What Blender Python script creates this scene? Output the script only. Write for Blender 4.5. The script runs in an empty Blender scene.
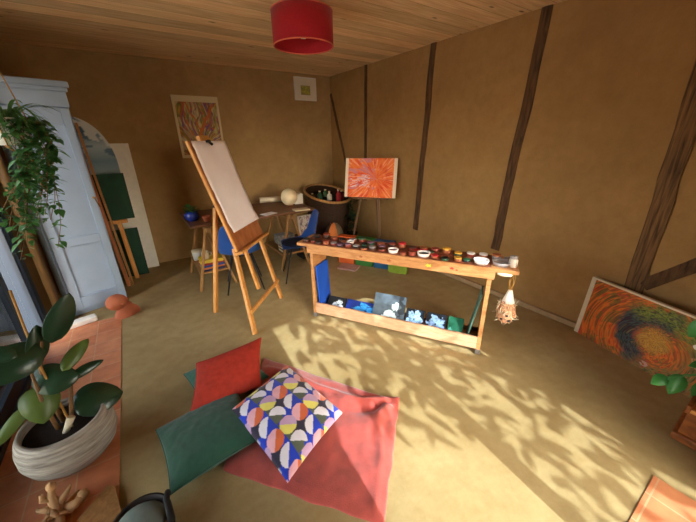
import bpy, bmesh, math, random
import numpy as np
from mathutils import Vector, Matrix, Euler, noise

random.seed(7)
rng = np.random.RandomState(11)
scene = bpy.context.scene
COL = scene.collection
PI = math.pi

# ------------------------------------------------------------------ helpers
def V(*a): return Vector(a)

class MB:
    """collects shapes and links them as ONE mesh object"""
    def __init__(self): self.bm = bmesh.new()
    def _add(self, vs, fs, smooth=False):
        vv = [self.bm.verts.new(v) for v in vs]
        for f in fs:
            try:
                fc = self.bm.faces.new([vv[i] for i in f]); fc.smooth = smooth
            except ValueError: pass
        return vv
    def box(self, c, s, M=None, bev=0.0):
        b = bmesh.new(); bmesh.ops.create_cube(b, size=1.0)
        for v in b.verts: v.co = Vector((v.co.x*s[0], v.co.y*s[1], v.co.z*s[2]))
        if bev > 0: bmesh.ops.bevel(b, geom=list(b.edges), offset=bev, segments=2, affect='EDGES', profile=.5)
        T = Matrix.Translation(Vector(c)) @ (M.to_4x4() if M else Matrix.Identity(4))
        b.transform(T); self.join(b); return self
    def join(self, b):
        b.verts.index_update()
        vv = [self.bm.verts.new(v.co) for v in b.verts]
        for f in b.faces:
            nf = self.bm.faces.new([vv[v.index] for v in f.verts]); nf.smooth = f.smooth
        b.free()
    def bar(self, a, b, w, d, side=(0, 0, 1), bev=0.003):
        """rectangular bar from a to b; w along 'side', d across it"""
        a, b = Vector(a), Vector(b); z = (b-a); L = z.length; z.normalize()
        x = Vector(side); x = (x - z*x.dot(z))
        if x.length < 1e-4: x = z.orthogonal()
        x.normalize(); y = z.cross(x)
        M = Matrix((x, y, z)).transposed()
        return self.box((a+b)/2, (w, d, L), M, bev)
    def tube(self, pts, rad, n=8, cap=True):
        pts = [Vector(p) for p in pts]
        if not hasattr(rad, '__len__'): rad = [rad]*len(pts)
        rings = []; prev = None
        for i, p in enumerate(pts):
            t = (pts[min(i+1, len(pts)-1)] - pts[max(i-1, 0)])
            if t.length < 1e-9: t = Vector((0, 0, 1))
            t.normalize()
            if prev is None: x = t.orthogonal().normalized()
            else:
                x = prev - t*prev.dot(t)
                x = x.normalized() if x.length > 1e-5 else t.orthogonal().normalized()
            prev = x; y = t.cross(x)
            rings.append([self.bm.verts.new(p + (x*math.cos(2*PI*k/n) + y*math.sin(2*PI*k/n))*rad[i]) for k in range(n)])
        for i in range(len(rings)-1):
            for k in range(n):
                f = self.bm.faces.new([rings[i][k], rings[i][(k+1) % n], rings[i+1][(k+1) % n], rings[i+1][k]]); f.smooth = True
        if cap:
            self.bm.faces.new(rings[0][::-1]); self.bm.faces.new(rings[-1])
        return self
    def lathe(self, prof, c=(0, 0, 0), n=24, M=None, sx=1, sy=1):
        c = Vector(c); rings = []
        for (r, z) in prof:
            if r < 1e-6:
                p = Vector((0, 0, z)); rings.append([self.bm.verts.new(c + (M @ p if M else p))])
            else:
                rg = []
                for k in range(n):
                    p = Vector((r*sx*math.cos(2*PI*k/n), r*sy*math.sin(2*PI*k/n), z))
                    rg.append(self.bm.verts.new(c + (M @ p if M else p)))
                rings.append(rg)
        for i in range(len(rings)-1):
            A, B = rings[i], rings[i+1]
            for k in range(n):
                k2 = (k+1) % n
                if len(A) == 1 and len(B) == 1: continue
                if len(A) == 1: f = self.bm.faces.new([A[0], B[k2], B[k]])
                elif len(B) == 1: f = self.bm.faces.new([A[k], A[k2], B[0]])
                else: f = self.bm.faces.new([A[k], A[k2], B[k2], B[k]])
                f.smooth = True
        return self
    def ball(self, c, r, M=None, n=16):
        r = r if hasattr(r, '__len__') else (r, r, r)
        b = bmesh.new(); bmesh.ops.create_uvsphere(b, u_segments=n, v_segments=max(6, n*2//3), radius=1)
        for v in b.verts: v.co = Vector((v.co.x*r[0], v.co.y*r[1], v.co.z*r[2]))
        for f in b.faces: f.smooth = True
        b.transform(Matrix.Translation(Vector(c)) @ (M.to_4x4() if M else Matrix.Identity(4))); self.join(b); return self
    def prism(self, poly, a, b):
        """polygon of 3-D points extruded from offset a to offset b (vectors)"""
        a, b = Vector(a), Vector(b); n = len(poly)
        vs = [Vector(p)+a for p in poly] + [Vector(p)+b for p in poly]
        self._add(vs, [list(range(n))[::-1], list(range(n, 2*n))] + [[i, (i+1) % n, n+(i+1) % n, n+i] for i in range(n)])
        return self
    def leaf(self, base, d, up, L, W, droop=.25, fold=.15, nseg=6, shape=1.0):
        """a leaf blade from base along d, with a mid-rib fold and droop"""
        d = Vector(d).normalized(); up = Vector(up); s = d.cross(up)
        s = s.normalized() if s.length > 1e-4 else d.orthogonal().normalized()
        n = s.cross(d).normalized(); base = Vector(base); rows = []
        for i in range(nseg+1):
            t = i/nseg
            w = W*.5*(math.sin(PI*min(1, t**.8))**shape) if 0 < i < nseg else W*.02
            c = base + d*(L*t*(1-.12*droop*t)) - Vector((0, 0, 1))*(droop*L*t*t)
            rows.append([self.bm.verts.new(c - s*w + n*fold*w), self.bm.verts.new(c), self.bm.verts.new(c + s*w + n*fold*w)])
        for i in range(nseg):
            for k in range(2):
                f = self.bm.faces.new([rows[i][k], rows[i][k+1], rows[i+1][k+1], rows[i+1][k]]); f.smooth = True
        return self
    def build(self, name, mat, parent=None, solid=0.0, world=False, subsurf=0):
        """world=True: geometry was written in world space; shift to the parent's frame"""
        bm = self.bm
        if world and parent is not None:
            off = Vector(parent.location); q = parent.parent
            while q is not None: off += q.location; q = q.parent
            for v in bm.verts: v.co -= off
        bmesh.ops.recalc_face_normals(bm, faces=list(bm.faces)) if not solid else None
        me = bpy.data.meshes.new(name); bm.to_mesh(me); bm.free()
        me.materials.append(mat)
        o = bpy.data.objects.new(name, me); COL.objects.link(o)
        if parent is not None: o.parent = parent
        if solid:
            m = o.modifiers.new('thickness', 'SOLIDIFY'); m.thickness = solid; m.offset = 0
        if subsurf:
            m = o.modifiers.new('smooth', 'SUBSURF'); m.levels = subsurf; m.render_levels = subsurf
        return o

def tag(o, label=None, cat=None, group=None, kind=None):
    if label: o['label'] = label
    if cat: o['category'] = cat
    if group: o['group'] = group
    if kind: o['kind'] = kind
    return o

def thing(name, label, cat, loc=(0, 0, 0), rz=0, group=None):
    o = bpy.data.objects.new(name, None); COL.objects.link(o)
    o.empty_display_size = .05
    o.location = loc; o.rotation_euler = (0, 0, rz)
    return tag(o, label, cat, group)

def children(o): return [c for c in COL.objects if c.parent == o]
def copy_tree(o, parent=None):
    c = o.copy(); COL.objects.link(c); c.parent = parent
    for ch in children(o): copy_tree(ch, c)
    return c

# ------------------------------------------------------------------ materials
def _nt(name):
    m = bpy.data.materials.new(name); m.use_nodes = True
    nt = m.node_tree; b = nt.nodes['Principled BSDF']; return m, nt, b
def lin(c): return tuple(((x/12.92) if x <= .04045 else ((x+.055)/1.055)**2.4) for x in c)
def rgb(r, g, b): return lin((r/255, g/255, b/255))

def plain(name, c, rough=.6, metal=0, spec=.35, var=.12, scale=18, bump=0, bscale=120, coords='Object', stretch=(1, 1, 1), trans=0, sheen=0):
    m, nt, b = _nt(name); N = nt.nodes; L = nt.links
    b.inputs['Roughness'].default_value = rough; b.inputs['Metallic'].default_value = metal
    b.inputs['Specular IOR Level'].default_value = spec
    if sheen: b.inputs['Sheen Weight'].default_value = sheen
    tc = N.new('ShaderNodeTexCoord'); mp = N.new('ShaderNodeMapping'); mp.inputs['Scale'].default_value = stretch
    L.new(tc.outputs[coords], mp.inputs['Vector'])
    no = N.new('ShaderNodeTexNoise'); no.inputs['Scale'].default_value = scale; no.inputs['Detail'].default_value = 5
    L.new(mp.outputs[0], no.inputs['Vector'])
    cr = N.new('ShaderNodeValToRGB')
    cr.color_ramp.elements[0].position = .3; cr.color_ramp.elements[1].position = .7
    cr.color_ramp.elements[0].color = (*[x*(1-var) for x in c], 1)
    cr.color_ramp.elements[1].color = (*[min(1, x*(1+var)) for x in c], 1)
    L.new(no.outputs['Fac'], cr.inputs[0]); L.new(cr.outputs[0], b.inputs['Base Color'])
    if bump:
        n2 = N.new('ShaderNodeTexNoise'); n2.inputs['Scale'].default_value = bscale; n2.inputs['Detail'].default_value = 4
        L.new(mp.outputs[0], n2.inputs['Vector'])
        bp = N.new('ShaderNodeBump'); bp.inputs['Strength'].default_value = bump; bp.inputs['Distance'].default_value = .01
        L.new(n2.outputs['Fac'], bp.inputs['Height']); L.new(bp.outputs[0], b.inputs['Normal'])
    if trans:
        tr = N.new('ShaderNodeBsdfTranslucent'); L.new(cr.outputs[0], tr.inputs['Color'])
        mx = N.new('ShaderNodeMixShader'); mx.inputs[0].default_value = trans
        out = N['Material Output']; L.new(b.outputs[0], mx.inputs[1]); L.new(tr.outputs[0], mx.inputs[2]); L.new(mx.outputs[0], out.inputs[0])
    return m

def wood(name, c1, c2, scale=6, stretch=(1, 1, 12), rough=.5, bump=.05, coords='Object', spec=.35):
    """streaky wood; stretch is large ACROSS the grain and small along it"""
    m, nt, b = _nt(name); N = nt.nodes; L = nt.links
    b.inputs['Roughness'].default_value = rough; b.inputs['Specular IOR Level'].default_value = spec
    tc = N.new('ShaderNodeTexCoord'); mp = N.new('ShaderNodeMapping'); mp.inputs['Scale'].default_value = stretch
    L.new(tc.outputs[coords], mp.inputs['Vector'])
    no = N.new('ShaderNodeTexNoise'); no.inputs['Scale'].default_value = scale; no.inputs['Detail'].default_value = 6; no.inputs['Distortion'].default_value = .6
    L.new(mp.outputs[0], no.inputs['Vector'])
    cr = N.new('ShaderNodeValToRGB'); cr.color_ramp.elements[0].position = .32; cr.color_ramp.elements[1].position = .68
    cr.color_ramp.elements[0].color = (*c1, 1); cr.color_ramp.elements[1].color = (*c2, 1)
    L.new(no.outputs['Fac'], cr.inputs[0]); L.new(cr.outputs[0], b.inputs['Base Color'])
    bp = N.new('ShaderNodeBump'); bp.inputs['Strength'].default_value = bump; bp.inputs['Distance'].default_value = .01
    L.new(no.outputs['Fac'], bp.inputs['Height']); L.new(bp.outputs[0], b.inputs['Normal'])
    return m

def attr_mat(name, rough=.7, bump=0.0, bscale=60, sheen=0, spec=.3):
    """colour comes from the mesh's own painted colour attribute"""
    m, nt, b = _nt(name); N = nt.nodes; L = nt.links
    a = N.new('ShaderNodeAttribute'); a.attribute_name = 'paint'
    L.new(a.outputs['Color'], b.inputs['Base Color'])
    b.inputs['Roughness'].default_value = rough; b.inputs['Specular IOR Level'].default_value = spec
    if sheen: b.inputs['Sheen Weight'].default_value = sheen
    if bump:
        tc = N.new('ShaderNodeTexCoord'); n2 = N.new('ShaderNodeTexNoise'); n2.inputs['Scale'].default_value = bscale
        L.new(tc.outputs['Object'], n2.inputs['Vector'])
        bp = N.new('ShaderNodeBump'); bp.inputs['Strength'].default_value = bump; bp.inputs['Distance'].default_value = .004
        L.new(n2.outputs['Fac'], bp.inputs['Height']); L.new(bp.outputs[0], b.inputs['Normal'])
    return m

def glass_mat(name):
    m, nt, b = _nt(name); N = nt.nodes; L = nt.links
    t = N.new('ShaderNodeBsdfTransparent'); t.inputs[0].default_value = (.95, .97, .97, 1)
    g = N.new('ShaderNodeBsdfGlossy'); g.inputs['Roughness'].default_value = .02
    fr = N.new('ShaderNodeFresnel'); fr.inputs[0].default_value = 1.45
    mx = N.new('ShaderNodeMixShader'); L.new(fr.outputs[0], mx.inputs[0]); L.new(t.outputs[0], mx.inputs[1]); L.new(g.outputs[0], mx.inputs[2])
    L.new(mx.outputs[0], N['Material Output'].inputs[0]); return m

# setting materials -------------------------------------------------
def plaster(name, c1, c2, c3, bumpy=.25, rough=.9):
    m, nt, b = _nt(name); N = nt.nodes; L = nt.links
    b.inputs['Roughness'].default_value = rough; b.inputs['Specular IOR Level'].default_value = .2
    tc = N.new('ShaderNodeTexCoord')
    n1 = N.new('ShaderNodeTexNoise'); n1.inputs['Scale'].default_value = 1.1; n1.inputs['Detail'].default_value = 8; n1.inputs['Roughness'].default_value = .65
    n2 = N.new('ShaderNodeTexNoise'); n2.inputs['Scale'].default_value = 9; n2.inputs['Detail'].default_value = 8; n2.inputs['Roughness'].default_value = .7
    n3 = N.new('ShaderNodeTexNoise'); n3.inputs['Scale'].default_value = 90; n3.inputs['Detail'].default_value = 3
    for n in (n1, n2, n3): L.new(tc.outputs['Object'], n.inputs['Vector'])
    r1 = N.new('ShaderNodeValToRGB'); r1.color_ramp.elements[0].position = .35; r1.color_ramp.elements[1].position = .65
    r1.color_ramp.elements[0].color = (*c1, 1); r1.color_ramp.elements[1].color = (*c2, 1)
    L.new(n1.outputs['Fac'], r1.inputs[0])
    r2 = N.new('ShaderNodeValToRGB'); r2.color_ramp.elements[0].position = .4; r2.color_ramp.elements[1].position = .75
    r2.color_ramp.elements[0].color = (0, 0, 0, 1); r2.color_ramp.elements[1].color = (.55, .55, .55, 1)
    L.new(n2.outputs['Fac'], r2.inputs[0])
    mx = N.new('ShaderNodeMixRGB'); mx.inputs[2].default_value = (*c3, 1)
    L.new(r2.outputs[0], mx.inputs[0]); L.new(r1.outputs[0], mx.inputs[1]); L.new(mx.outputs[0], b.inputs['Base Color'])
    ad = N.new('ShaderNodeMath'); ad.operation = 'ADD'; L.new(n2.outputs['Fac'], ad.inputs[0]); L.new(n3.outputs['Fac'], ad.inputs[1])
    bp = N.new('ShaderNodeBump'); bp.inputs['Strength'].default_value = bumpy; bp.inputs['Distance'].default_value = .006
    L.new(ad.outputs[0], bp.inputs['Height']); L.new(bp.outputs[0], b.inputs['Normal'])
    return m

M_wall = plaster('clay_plaster', rgb(150, 114, 70), rgb(168, 130, 82), rgb(136, 101, 59))
M_wall_back = plaster('pale_clay_plaster', rgb(168, 136, 92), rgb(186, 153, 106), rgb(152, 120, 78))
M_floor = plaster('ochre_earth_floor', rgb(162, 140, 96), rgb(183, 162, 117), rgb(138, 112, 68), .12, .72)

def ceiling_mat():
    m, nt, b = _nt('pine_boards'); N = nt.nodes; L = nt.links
    b.inputs['Roughness'].default_value = .65; b.inputs['Specular IOR Level'].default_value = .25
    tc = N.new('ShaderNodeTexCoord'); sp = N.new('ShaderNodeSeparateXYZ'); L.new(tc.outputs['Object'], sp.inputs[0])
    PW = .19
    dv = N.new('ShaderNodeMath'); dv.operation = 'DIVIDE'; dv.inputs[1].default_value = PW; L.new(sp.outputs['Y'], dv.inputs[0])
    fl = N.new('ShaderNodeMath'); fl.operation = 'FLOOR'; L.new(dv.outputs[0], fl.inputs[0])
    fr = N.new('ShaderNodeMath'); fr.operation = 'FRACT'; L.new(dv.outputs[0], fr.inputs[0])
    wn = N.new('ShaderNodeTexWhiteNoise'); wn.noise_dimensions = '1D'; L.new(fl.outputs[0], wn.inputs['W'])
    # grain, shifted per board
    cb = N.new('ShaderNodeCombineXYZ')
    sh = N.new('ShaderNodeMath'); sh.operation = 'MULTIPLY_ADD'; sh.inputs[1].default_value = 7.3; L.new(wn.outputs['Value'], sh.inputs[0]); L.new(sp.outputs['X'], sh.inputs[2])
    L.new(sh.outputs[0], cb.inputs['X']); L.new(sp.outputs['Y'], cb.inputs['Y']); L.new(wn.outputs['Value'], cb.inputs['Z'])
    mp = N.new('ShaderNodeMapping'); mp.inputs['Scale'].default_value = (1.1, 14, 3); L.new(cb.outputs[0], mp.inputs['Vector'])
    no = N.new('ShaderNodeTexNoise'); no.inputs['Scale'].default_value = 2.2; no.inputs['Detail'].default_value = 7; no.inputs['Distortion'].default_value = 1.1
    L.new(mp.outputs[0], no.inputs['Vector'])
    cr = N.new('ShaderNodeValToRGB'); cr.color_ramp.elements[0].position = .3; cr.color_ramp.elements[1].position = .68
    cr.color_ramp.elements[0].color = (*rgb(218, 176, 124), 1); cr.color_ramp.elements[1].color = (*rgb(246, 214, 166), 1)
    L.new(no.outputs['Fac'], cr.inputs[0])
    # board to board tone
    ml = N.new('ShaderNodeMath'); ml.operation = 'MULTIPLY_ADD'; ml.inputs[1].default_value = .3; ml.inputs[2].default_value = .82; L.new(wn.outputs['Value'], ml.inputs[0])
    hs = N.new('ShaderNodeHueSaturation'); L.new(cr.outputs[0], hs.inputs['Color']); L.new(ml.outputs[0], hs.inputs['Value'])
    # knots
    mk = N.new('ShaderNodeMapping'); mk.inputs['Scale'].default_value = (1.4, 3.6, 1); L.new(cb.outputs[0], mk.inputs['Vector'])
    vo = N.new('ShaderNodeTexVoronoi'); vo.inputs['Scale'].default_value = 1.7; L.new(mk.outputs[0], vo.inputs['Vector'])
    kr = N.new('ShaderNodeValToRGB'); kr.color_ramp.elements[0].position = .04; kr.color_ramp.elements[1].position = .10
    kr.color_ramp.elements[0].color = (.9, .9, .9, 1); kr.color_ramp.elements[1].color = (0, 0, 0, 1); L.new(vo.outputs['Distance'], kr.inputs[0])
    mx = N.new('ShaderNodeMixRGB'); mx.inputs[2].default_value = (*rgb(112, 70, 36), 1); L.new(kr.outputs[0], mx.inputs[0]); L.new(hs.outputs[0], mx.inputs[1])
    # joints
    jr = N.new('ShaderNodeValToRGB'); e = jr.color_ramp.elements; e[0].position = 0; e[0].color = (1, 1, 1, 1); e[1].position = .035; e[1].color = (0, 0, 0, 1)
    L.new(fr.outputs[0], jr.inputs[0])
    m2 = N.new('ShaderNodeMixRGB'); m2.inputs[2].default_value = (*rgb(140, 100, 62), 1); L.new(jr.outputs[0], m2.inputs[0]); L.new(mx.outputs[0], m2.inputs[1])
    L.new(m2.outputs[0], b.inputs['Base Color'])
    bp = N.new('ShaderNodeBump'); bp.inputs['Strength'].default_value = .4; bp.inputs['Distance'].default_value = .006; bp.invert = True
    L.new(jr.outputs[0], bp.inputs['Height']); L.new(bp.outputs[0], b.inputs['Normal'])
    return m
M_ceil = ceiling_mat()

def tile_mat():
    m, nt, b = _nt('terracotta_tiles'); N = nt.nodes; L = nt.links
    b.inputs['Roughness'].default_value = .6
    tc = N.new('ShaderNodeTexCoord')
    br = N.new('ShaderNodeTexBrick'); br.offset = 0; br.squash = 1
    br.inputs['Scale'].default_value = 1; br.inputs['Brick Width'].default_value = .19; br.inputs['Row Height'].default_value = .19
    br.inputs['Mortar Size'].default_value = .004; br.inputs['Mortar Smooth'].default_value = .3; br.inputs['Bias'].default_value = 0
    br.inputs['Color1'].default_value = (*rgb(196, 116, 74), 1); br.inputs['Color2'].default_value = (*rgb(212, 140, 98), 1); br.inputs['Mortar'].default_value = (*rgb(206, 160, 122), 1)
    L.new(tc.outputs['Object'], br.inputs['Vector'])
    no = N.new('ShaderNodeTexNoise'); no.inputs['Scale'].default_value = 12; no.inputs['Detail'].default_value = 6; L.new(tc.outputs['Object'], no.inputs['Vector'])
    mx = N.new('ShaderNodeMixRGB'); mx.blend_type = 'OVERLAY'; mx.inputs[0].default_value = .45
    L.new(br.outputs['Color'], mx.inputs[1]); L.new(no.outputs['Fac'], mx.inputs[2]); L.new(mx.outputs[0], b.inputs['Base Color'])
    return m
M_tile = tile_mat()

M_timber = wood('old_oak_timber', rgb(62, 42, 26), rgb(104, 72, 44), scale=5, stretch=(9, 9, 1.2), rough=.85, bump=.5)
M_frame = plain('slate_blue_door_frame', rgb(36, 46, 60), .4, var=.05)
M_glass = glass_mat('clear_glass')
M_pine_v = wood('pine_upright', rgb(196, 132, 66), rgb(222, 164, 92), scale=5, stretch=(10, 10, 1), rough=.5)
M_pine_h = wood('pine_lengthwise', rgb(206, 138, 70), rgb(232, 170, 96), scale=4, stretch=(6, 6, 6), rough=.45)
M_easel = wood('oiled_beech', rgb(190, 126, 60), rgb(216, 156, 84), scale=6, stretch=(8, 8, 1.5), rough=.45)
M_board = wood('reddish_plywood', rgb(150, 88, 50), rgb(178, 112, 66), scale=4, stretch=(6, 6, 1), rough=.55)
M_desk = wood('brown_desk_wood', rgb(94, 58, 34), rgb(124, 80, 48), scale=4, stretch=(1.5, 10, 4), rough=.5)
M_trestle = wood('trestle_wood', rgb(150, 106, 60), rgb(178, 132, 78), scale=5, stretch=(8, 8, 1.5), rough=.6)
M_paper = plain('white_paper', rgb(252, 243, 250), .8, var=.03, scale=4)
M_white = plain('white_paint', rgb(232, 228, 220), .6, var=.04)
M_cream = plain('cream', rgb(222, 206, 176), .6, var=.06)
M_black = plain('black_metal', rgb(28, 26, 26), .45, var=.1)
M_dark = plain('near_black', rgb(22, 20, 20), .7)
M_grey = plain('grey_metal', rgb(136, 130, 126), .4, metal=.6, var=.05)
M_blue_shell = plain('blue_plastic', rgb(38, 84, 164), .4, var=.05, spec=.5)
M_red_shade = plain('red_fabric', rgb(186, 22, 36), .75, var=.07, scale=60, trans=.3, sheen=.2)
M_shade_trim = plain('shade_hem', rgb(222, 110, 84), .6)
M_cupboard = plain('pale_blue_paint', rgb(160, 180, 206), .55, var=.06, scale=5)
M_leaf = plain('leaf_green', rgb(74, 122, 62), .5, var=.35, scale=14, trans=.25)
M_leaf_dark = plain('rubber_leaf_green', rgb(34, 62, 40), .28, var=.3, scale=8, spec=.55)
M_leaf_light = plain('young_leaf_green', rgb(88, 108, 48), .35, var=.15, scale=8)
M_leaf_bright = plain('bright_leaf_green', rgb(70, 138, 66), .35, var=.3, scale=12, trans=.2)
M_fern = plain('spider_plant_green', rgb(84, 120, 64), .5, var=.3, scale=10, trans=.25)
M_stem = plain('stem_brown', rgb(122, 88, 54), .7)
M_soil = plain('soil', rgb(38, 28, 22), .95, var=.3, scale=50)
M_terra = plain('terracotta_clay', rgb(186, 106, 74), .75, var=.12, scale=10)
M_ochre = plain('ochre_wood', rgb(176, 128, 62), .6, var=.15)
M_postwood = wood('post_wood', rgb(80, 58, 32), rgb(104, 78, 42), scale=5, stretch=(8, 8, 1), rough=.6)
M_walnut = wood('chest_wood', rgb(112, 62, 30), rgb(156, 92, 46), scale=5, stretch=(3, 3, 8), rough=.45)
M_green_cushion = plain('green_cotton', rgb(30, 72, 56), .9, var=.12, scale=30, bump=.15, bscale=260, sheen=.3)
M_green_velvet = plain('teal_velvet', rgb(34, 90, 74), .9, var=.1, scale=30, bump=.1, bscale=260, sheen=.3)
M_red_cushion = plain('rust_velvet', rgb(152, 40, 24), .85, var=.15, scale=24, bump=.2, bscale=150)
M_blanket = plain('brick_red_fleece', rgb(172, 74, 66), .95, var=.2, scale=12, bump=.3, bscale=180, sheen=.4)
M_attr = attr_mat('painted_surface', .65, .12, 90)
M_attr_cloth = attr_mat('printed_cotton', .9, .1, 260, .2)
M_drift = plain('pale_driftwood', rgb(196, 150, 104), .8, var=.2, scale=14, bump=.2, bscale=60)
M_ground = plain('pale_gravel', rgb(170, 162, 150), .95, var=.2, scale=10)
M_bark = plain('tree_bark', rgb(92, 74, 58), .95, var=.25, scale=14)
M_wicker = plain('dark_wicker', rgb(58, 38, 26), .8, var=.4, scale=40, stretch=(1, 1, 3))

# pot with ridges
def pot_mat():
    m, nt, b = _nt('ribbed_grey_stoneware'); N = nt.nodes; L = nt.links
    b.inputs['Roughness'].default_value = .75
    tc = N.new('ShaderNodeTexCoord')
    no = N.new('ShaderNodeTexNoise'); no.inputs['Scale'].default_value = 7; no.inputs['Detail'].default_value = 8
    mp = N.new('ShaderNodeMapping'); mp.inputs['Scale'].default_value = (1, 1, 9); L.new(tc.outputs['Object'], mp.inputs[0]); L.new(mp.outputs[0], no.inputs['Vector'])
    cr = N.new('ShaderNodeValToRGB'); cr.color_ramp.elements[0].position = .3; cr.color_ramp.elements[1].position = .65
    cr.color_ramp.elements[0].color = (*rgb(124, 114, 104), 1); cr.color_ramp.elements[1].color = (*rgb(184, 174, 162), 1)
    L.new(no.outputs['Fac'], cr.inputs[0]); L.new(cr.outputs[0], b.inputs['Base Color'])
    wv = N.new('ShaderNodeTexWave'); wv.bands_direction = 'Z'; wv.inputs['Scale'].default_value = 22; wv.inputs['Distortion'].default_value = 1.2
    L.new(tc.outputs['Object'], wv.inputs['Vector'])
    bp = N.new('ShaderNodeBump'); bp.inputs['Strength'].default_value = .5; bp.inputs['Distance'].default_value = .006
    L.new(wv.outputs['Fac'], bp.inputs['Height']); L.new(bp.outputs[0], b.inputs['Normal'])
    return m
M_pot = pot_mat()

# ------------------------------------------------------------------ painted grids
_perm = rng.rand(64, 64)
def vnoise(x, y):
    xi = np.floor(x).astype(int); yi = np.floor(y).astype(int); fx = x-xi; fy = y-yi
    fx = fx*fx*(3-2*fx); fy = fy*fy*(3-2*fy)
    g = lambda a, b: _perm[a % 64, b % 64]
    return (g(xi, yi)*(1-fx)+g(xi+1, yi)*fx)*(1-fy)+(g(xi, yi+1)*(1-fx)+g(xi+1, yi+1)*fx)*fy
def fbm(x, y): return (vnoise(x, y)*.55+vnoise(x*2.1+7, y*2.1+3)*.3+vnoise(x*4.3+1, y*4.3+9)*.15)
def pal(t, cols):
    """piecewise palette lookup; t in 0..1; cols in sRGB 0..255"""
    c = np.array([lin(tuple(k/255 for k in q)) for q in cols]); t = np.clip(t, 0, .9999)*(len(cols)-1)
    i = t.astype(int); f = (t-i)[..., None]; return c[i]*(1-f)+c[i+1]*f
def C(*q): return np.array(lin(tuple(k/255 for k in q)))
def mixm(a, b, m): m = np.clip(m, 0, 1)[..., None]; return a*(1-m)+b*m

def paint_attr(o, cols):
    me = o.data; at = me.color_attributes.new('paint', 'FLOAT_COLOR', 'POINT')
    buf = np.ones((len(me.vertices), 4), dtype=np.float32); buf[:, :3] = cols
    at.data.foreach_set('color', buf.ravel())

def panel(name, bl, a, up, w, h, th, fn, parent, nu=90, nv=70, inset=0.0, world=True, mat=None):
    """painted front face of a canvas: grid of nu x nv on a closed slab; fn(u,v)->rgb"""
    bl, a, up = Vector(bl), Vector(a).normalized(), Vector(up).normalized(); n = a.cross(up).normalized()
    us = np.linspace(0, 1, nu+1); vs = np.linspace(0, 1, nv+1); U, W = np.meshgrid(us, vs)
    P = np.array(bl)[None, None]+np.array(a)[None, None]*(U*w)[..., None]+np.array(up)[None, None]*(W*h)[..., None]+np.array(n)*th
    verts = P.reshape(-1, 3); q = (nu+1)
    faces = [(j*q+i, j*q+i+1, (j+1)*q+i+1, (j+1)*q+i) for j in range(nv) for i in range(nu)]
    ring = [i for i in range(nu)]+[j*q+nu for j in range(nv)]+[nv*q+i for i in range(nu, 0, -1)]+[j*q for j in range(nv, 0, -1)]
    back = [tuple(verts[i]-np.array(n)*th) for i in ring]; base = len(verts)
    allv = [tuple(v) for v in verts]+back; m = len(ring)
    for k in range(m): faces.append((ring[k], base+k, base+(k+1) % m, ring[(k+1) % m]))
    faces.append(tuple(base+k for k in range(m))[::-1])
    off = Vector((0, 0, 0))
    if world and parent is not None:
        off = Vector(parent.location); q = parent.parent
        while q is not None: off += q.location; q = q.parent
    me = bpy.data.meshes.new(name); me.from_pydata([tuple(Vector(v)-off) for v in allv], [], faces); me.update()
    me.materials.append(mat or M_attr)
    o = bpy.data.objects.new(name, me); COL.objects.link(o); o.parent = parent
    c = fn(U, W).reshape(-1, 3); cb = c[ring]
    paint_attr(o, np.vstack([c, cb]))
    return o

# ------------------------------------------------------------------ camera
f_px, th, yaw, roll = 308.96, .3742, .5903, -.0163
S = 1.6
XR, YB, H = 2.999, 4.925, 2.555
XL, YN = -.95, -.42
cam = bpy.data.cameras.new('camera'); co = bpy.data.objects.new('camera', cam); COL.objects.link(co)
fw = V(math.sin(yaw)*math.cos(th), math.cos(yaw)*math.cos(th), -math.sin(th))
r0 = V(math.cos(yaw), -math.sin(yaw), 0); u0 = r0.cross(fw)
r_ = r0*math.cos(roll)+u0*math.sin(roll); u_ = -r0*math.sin(roll)+u0*math.cos(roll)
co.matrix_world = Matrix(((r_.x, u_.x, -fw.x, 0), (r_.y, u_.y, -fw.y, 0), (r_.z, u_.z, -fw.z, S), (0, 0, 0, 1)))
cam.sensor_fit = 'HORIZONTAL'; cam.sensor_width = 36; cam.lens = 36*f_px/696; cam.clip_start = .05; cam.clip_end = 200
scene.camera = co

# ------------------------------------------------------------------ light
w = bpy.data.worlds.new('sky'); scene.world = w; w.use_nodes = True
nt = w.node_tree; bg = nt.nodes['Background']
sk = nt.nodes.new('ShaderNodeTexSky'); sk.sky_type = 'NISHITA'; sk.sun_disc = False
sk.sun_elevation = math.radians(35); sk.sun_rotation = math.radians(185); sk.altitude = 100; sk.dust_density = 2.0
hs = nt.nodes.new('ShaderNodeHueSaturation'); hs.inputs['Saturation'].default_value = .6
nt.links.new(sk.outputs[0], hs.inputs['Color']); wt = nt.nodes.new('ShaderNodeMixRGB'); wt.blend_type = 'MULTIPLY'; wt.inputs[0].default_value = 1; wt.inputs[2].default_value = (1, .91, .77, 1)
nt.links.new(hs.outputs[0], wt.inputs[1]); nt.links.new(wt.outputs[0], bg.inputs[0]); bg.inputs[1].default_value = SKY = 1.05
sun = bpy.data.lights.new('sun', 'SUN'); so = bpy.data.objects.new('sun', sun); COL.objects.link(so)
sun.energy = 4.5; sun.angle = math.radians(.45); sun.color = (.90, .98, 1.0)
HEAD = 2.1; REACH = 2.55; SX = .09
sd = V(SX, 1, -HEAD/(REACH-YN)).normalized()           # direction the light travels
so.rotation_euler = sd.to_track_quat('-Z', 'Y').to_euler(); so.location = (0, -6, 6)

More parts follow.
